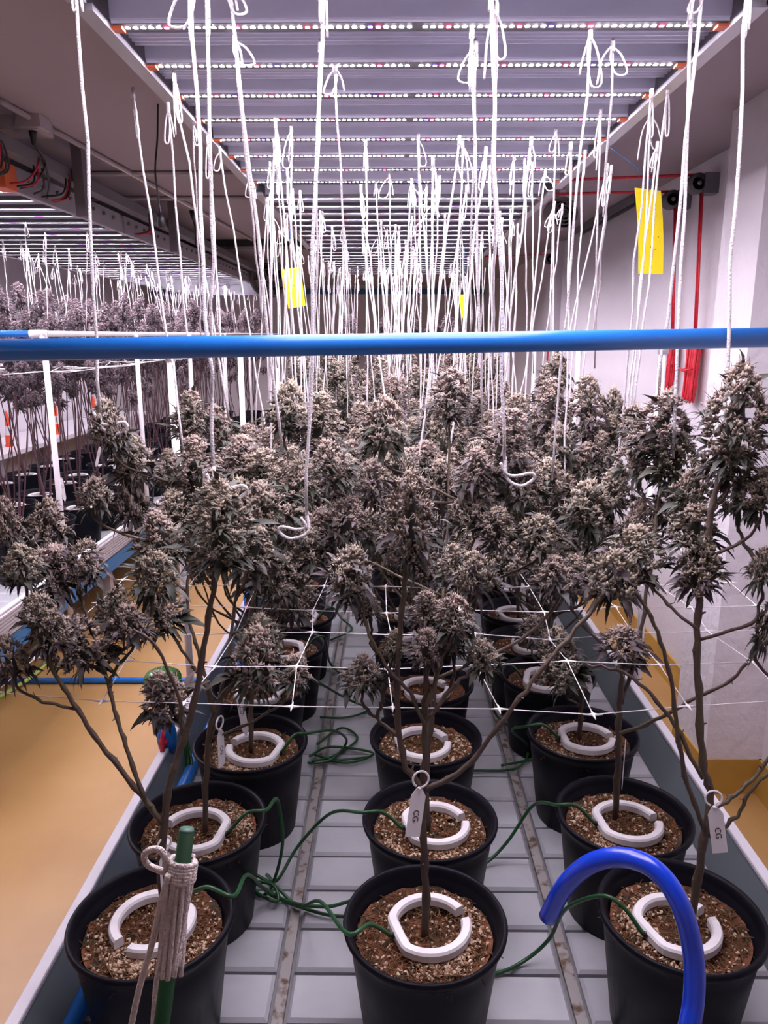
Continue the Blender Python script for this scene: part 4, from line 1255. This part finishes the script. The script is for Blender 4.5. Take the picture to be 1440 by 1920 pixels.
# ------------------------------------------------------------------ yellow sticky cards
def card(corners, Y, label, curl=0.0):
    pts = [at_y(x, y, Y) for (x, y) in corners]     # top-left, top-right, bottom-right, bottom-left
    o = (pts[0] + pts[1]) / 2
    e = empty('sticky_card', o); tag(e, label, 'sticky card')
    b = MB(); n = 6; v = []; f = []
    for sidez in (-0.0008, 0.0008):
        for i in range(n + 1):
            t = i / n
            l = pts[0].lerp(pts[3], t) - o; r = pts[1].lerp(pts[2], t) - o
            oy = Vector((curl * math.sin(t * math.pi), sidez + curl * 0.8 * math.sin(t * 3), 0))
            v += [l + oy, r + oy]
    m = 2 * (n + 1)
    for i in range(n):
        f.append((2 * i, 2 * i + 1, 2 * i + 3, 2 * i + 2)); f.append((m + 2 * i, m + 2 * i + 2, m + 2 * i + 3, m + 2 * i + 1))
        f.append((2 * i, 2 * i + 2, m + 2 * i + 2, m + 2 * i)); f.append((2 * i + 1, m + 2 * i + 1, m + 2 * i + 3, 2 * i + 3))
    f += [(0, m, m + 1, 1), (m - 2, m - 1, 2 * m - 1, 2 * m - 2)]
    b.add(v, f); c = b.build('card', 'yellow_card', e, False)
    b = MB()
    for _ in range(9):
        s = pts[0].lerp(pts[3], U(.1, .9)).lerp(pts[1].lerp(pts[2], U(.1, .9)), U(.15, .85)) - o + Vector((0, -0.004 - abs(curl), 0))
        b.box(s.x - .0012, s.x + .0012, s.y, s.y + .003, s.z - .0012, s.z + .0012)
    b.build('insect_specks', 'speck', c, False)
    b = MB(); b.tube(smooth([(0, 0, -0.012), (0.004, 0, .03), (max(FX0 + .02, min(FX1 - .01, o.x)) - o.x, 0.0, LIGHT - o.z)], 4), 0.0012, 5); b.build('hanger', 'blue_rail', e)
card([(527, 506), (563, 500), (573, 573), (541, 579)], 3.8, 'small tilted yellow sticky card hanging among the strings')
card([(1190, 352), (1239, 358), (1243, 514), (1197, 513)], 2.55, 'long yellow sticky card hanging before the white wall', 0.006)
card([(860, 552), (877, 553), (876, 596), (866, 596)], 5.25, 'far yellow sticky card half hidden by strings')

# ------------------------------------------------------------------ pulleys and red ropes
def pulley(px, py, X, s, label):
    r = ray(px, py); t = X / r.x; c = Vector((X, r.y * t, CZ + r.z * t))
    e = empty('rope_pulley', c); tag(e, label, 'pulley')
    b = MB(); b.box(-0.02 * s, WX - X, -0.035 * s, 0.035 * s, -0.045 * s, 0.045 * s); b.build('bracket', 'grey_plastic', e, False)
    b = MB()
    pr = [(0.030, -0.02), (0.045, -0.018), (0.032, 0.0), (0.045, 0.018), (0.030, 0.02)]
    n = 20; v = []; f = []
    for (r_, yy) in pr:
        for j in range(n):
            a = 2 * math.pi * j / n
            v.append((-0.045 * s + r_ * s * math.cos(a), yy * s * 1.4, r_ * s * math.sin(a)))
    for i in range(len(pr) - 1):
        for j in range(n): f.append((i * n + j, i * n + (j + 1) % n, (i + 1) * n + (j + 1) % n, (i + 1) * n + j))
    f += [tuple(range(n)), tuple(range((len(pr) - 1) * n, len(pr) * n))]
    b.add(v, f); b.build('wheel', 'grey_plastic', e)
    b = MB(); b.tube([(-0.045 * s, -0.036 * s, 0), (-0.045 * s, -0.03 * s, 0)], 0.011 * s, 8); b.build('axle', 'steel', e)
    return c
c1 = pulley(1325, 345, 1.455, 1.0, 'grey rope pulley high on the wall next to the column')
c2 = pulley(1275, 375, 1.455, 1.0, 'grey rope pulley high on the wall behind the long yellow card')
c3 = pulley(1040, 486, 1.455, 1.0, 'small grey rope pulley far along the wall')

def ropes(c, end, bottom, label, two=True):
    e = empty('pull_rope', (c.x, c.y, c.z)); tag(e, label, 'rope')
    for k in ((-1, 1) if two else (0,)):
        d = Vector((0, 0.012 * k, 0))
        b = MB(); b.tube([Vector((-0.05, 0, 0.04)) + d, Vector(end) - c + d], 0.0042, 6); b.build('line', 'red_rope', e)
        b = MB(); b.tube([Vector((-0.02, 0, -0.03)) + d, Vector((bottom[0], bottom[1], bottom[2])) - c + d], 0.0048, 6); b.build('line', 'red_rope', e)
    return e
ropes(c1, (FX1 - .05, c1.y - 0.02, CEIL - 0.12), (1.46, c1.y - 0.02, 1.76), 'pair of red ropes running from the ceiling over the pulley beside the column')
ropes(c2, (FX1 - .05, c2.y - 0.02, CEIL - 0.12), (1.46, c2.y - 0.05, 1.76), 'pair of red ropes running over the pulley behind the long yellow card')
ropes(c3, (FX1 - .05, c3.y, CEIL - 0.12), (1.46, c3.y, 1.62), 'thin red ropes on the far part of the wall', True)

def coil(y, z0, z1, w_, label):
    e = empty('rope_coil', (1.462, y, z1)); tag(e, label, 'rope')
    r = random.Random(int(y * 100))
    for k in range(11):
        b = MB(); x = r.uniform(-.022, .012); yy = (k / 10 - .5) * w_
        zl = z0 - z1 + r.uniform(0, .05); wd = r.uniform(.008, .02)
        pts = [(x, yy - wd * .5, 0.0), (x - .008, yy - wd, zl * .4), (x - .01, yy - wd * .8, zl * .85), (x - .008, yy, zl), (x, yy + wd * .8, zl * .85), (x + .006, yy + wd, zl * .4), (x, yy + wd * .4, 0)]
        b.tube(smooth(pts, 5), 0.0058, 6); b.build('turn', 'red_rope', e)
    b = MB(); pts = [(-.03 + .035 * math.cos(a) * .9, w_ * .62 * math.sin(a), (z0 - z1) * .42 + .006 * math.sin(3 * a)) for a in [i * 2 * math.pi / 20 for i in range(20)]]
    b.tube(pts, 0.0055, 6, closed=True); b.build('binding_turn', 'red_rope', e)
coil(c1.y - 0.02, 1.50, 1.79, 0.10, 'thick hank of red rope hanging on the wall next to the column')
coil(c2.y - 0.05, 1.52, 1.79, 0.085, 'hank of red rope beside a white post on the wall')
coil(c3.y, 1.60, 1.80, 0.06, 'small far hank of red rope on the wall')

# ------------------------------------------------------------------ things on the ceiling
p = at_z(35, 225, CEIL)
e = empty('junction_box', (p.x, p.y, CEIL)); tag(e, 'flat grey junction box on the ceiling with a black plug', 'junction box')
b = MB(); b.box(-0.15, 0.1, -0.07, 0.07, -0.05, 0); b.build('cover', 'grey_box', e, False)
b = MB(); b.box(0.03, 0.12, -0.09, -0.0, -0.045, 0); b.build('side_box', 'grey_box', e, False)
b = MB(); b.tube([(0.07, -.045, -0.045), (0.07, -.045, -0.06), (0.07, -.045, -0.10)], [0.016, 0.014, 0.007], 10); b.build('plug', 'black_plastic', e)
q = Vector(e.location) + Vector((0.07, -.045, -.095))
hose('power_cable', [q, at_y(82, 300, q.y + .1), at_y(92, 345, q.y + .25), at_y(88, 372, q.y + .35)], 0.0045, 'black_plastic', 'black power cable dropping from the junction box to the lights', 'cable', None, 6, 6)
q = at_z(296, 195, CEIL)
e = empty('hanging_cable', (q.x, q.y, CEIL)); tag(e, 'long black cable with a plug end hanging from the ceiling beside the light edge', 'cable')
Yh = q.y
b = MB(); b.tube([v_ - Vector(e.location) for v_ in smooth([q, at_y(295, 260, Yh), at_y(291, 320, Yh), at_y(297, 370, Yh), at_y(301, 402, Yh)], 5)], 0.0035, 6); b.build('cord', 'black_plastic', e)
b = MB(); b.tube([at_y(300, 400, Yh) - Vector(e.location), at_y(301, 408, Yh) - Vector(e.location), at_y(303, 427, Yh) - Vector(e.location)], [0.008, 0.014, 0.013], 8); b.build('plug', 'black_plastic', e)
q = at_z(360, 395, CEIL)
e = empty('hanging_cable', (q.x, q.y, CEIL)); tag(e, 'short far black cable hanging by the second steel upright', 'cable')
b = MB(); b.tube([(0, 0, 0), (0, 0, -.05)], [0.02, 0.008], 8); b.build('plug', 'black_plastic', e)
b = MB(); b.tube(smooth([(0, 0, -.04), (.015, 0, -.12), (.01, 0, -.22)], 5), 0.005, 6); b.build('cord', 'black_plastic', e)

# batten along the wall-ceiling joint
p0 = Vector((1.44, 4.75, CEIL - 0.05))
b = MB(); v = []
prof = [(-0.03, 0.0), (-0.03, 0.045), (0.03, 0.045), (0.03, 0.0), (0.022, 0.0), (0.022, 0.036), (-0.022, 0.036), (-0.022, 0.0)]
for yy in (0, 1.55): v += [(x, yy, z) for x, z in prof]
n = 8
b.add(v, [(i, (i + 1) % n, n + (i + 1) % n, n + i) for i in range(n)] + [(0, 1, 6, 7), (1, 2, 5, 6), (2, 3, 4, 5), (8, 15, 14, 9), (9, 14, 13, 10), (10, 13, 12, 11)])
tag(b.build('cable_channel', 'grey_plastic', None, False, p0), 'grey open channel fixed where the white wall meets the ceiling', 'channel')

def fan(c, R, label, yaw):
    e = empty('ventilation_fan', c, yaw); tag(e, label, 'fan')
    b = MB(); n = 28; v = []; f = []
    for (r, yy) in ((R, .0), (R * 1.02, .05), (R, .1), (R * .6, .13), (0.02, .14)):
        for j in range(n):
            a = 2 * math.pi * j / n; v.append((r * math.cos(a), yy, r * math.sin(a)))
    for i in range(4):
        for j in range(n): f.append((i * n + j, i * n + (j + 1) % n, (i + 1) * n + (j + 1) % n, (i + 1) * n + j))
    b.add(v, f); b.build('housing', 'grey_box', e)
    for q in range(4):
        b = MB(); rr = R * (q + 1) / 4.2
        b.tube([(rr * math.cos(a), -0.004, rr * math.sin(a)) for a in [2 * math.pi * j / 24 for j in range(24)]], 0.004, 5, closed=True); b.build('guard_ring', 'steel', e)
    for q in range(5):
        b = MB(); a0 = q * 2 * math.pi / 5; pts = []
        v = [(0.03 * math.cos(a0), .02, .03 * math.sin(a0)), (R * .85 * math.cos(a0), .015, R * .85 * math.sin(a0)), (R * .85 * math.cos(a0 + .7), .045, R * .85 * math.sin(a0 + .7)), (0.04 * math.cos(a0 + .9), .04, .04 * math.sin(a0 + .9))]
        b.add(v, [(0, 1, 2, 3)]); b.build('blade', 'black_plastic', e)
    b = MB(); b.box(-0.02, 0.02, 0.03, 0.07, R, max(R + .02, CEIL - c[2])); b.build('bracket', 'white_pvc', e, False)
fan((-1.30, 8.3, 2.42), 0.2, 'dark round ventilation fan under the ceiling at the far end of the aisle', 0)
fan((0.98, 4.6, 2.51), 0.085, 'small grey fan with a white bracket behind the light rail near the wall', 0.3)

# ------------------------------------------------------------------ things beyond the far bench
CONE = MB(); CONE.lathe([(0.045, 0.02), (0.038, 0.11)], 16, 0); CONE.lathe([(0.038, .11), (0.030, 0.2)], 16, 1); CONE.lathe([(0.030, .2), (0.022, .29), (0.012, .34), (0.0, .345)], 16, 0)
CONE.lathe([(0.0, 0), (0.05, 0), (0.05, .02), (0.045, .02)], 16, 0)
CONE_ME = CONE.mesh('traffic_cone', ['cone_orange', 'cone_white'])
tb = empty('side_table', (-3.62, 8.3, 0)); tag(tb, 'pale side table against the far left wall beyond the dark plants', 'table')
b = MB(); b.box(-.3, .3, -2, 2, .80, .84); b.build('table_top', 'white_pvc', tb, False)
for sx in (-.26, .26):
    for sy in (-1.9, 0, 1.9):
        b = MB(); b.box(sx - .025, sx + .025, sy - .025, sy + .025, 0, .8); b.build('leg', 'grey_frame', tb, False)
for k in range(3):
    o = link('traffic_cone', CONE_ME, None, (-3.52 + .05 * k, 6.9 + .9 * k, .84), None, (.75, .75, .95))
    tag(o, 'small orange and white cone standing on the pale side table', 'cone', 'cones on the side table')
b = MB(); b.bevbox(-0.25, .25, -.2, .2, 0, .28, .02)
tag(b.build('blue_crate', 'blue_pipe', None, False, (-3.45, 5.4, 0)), 'blue crate on the floor behind the dark plants', 'crate')
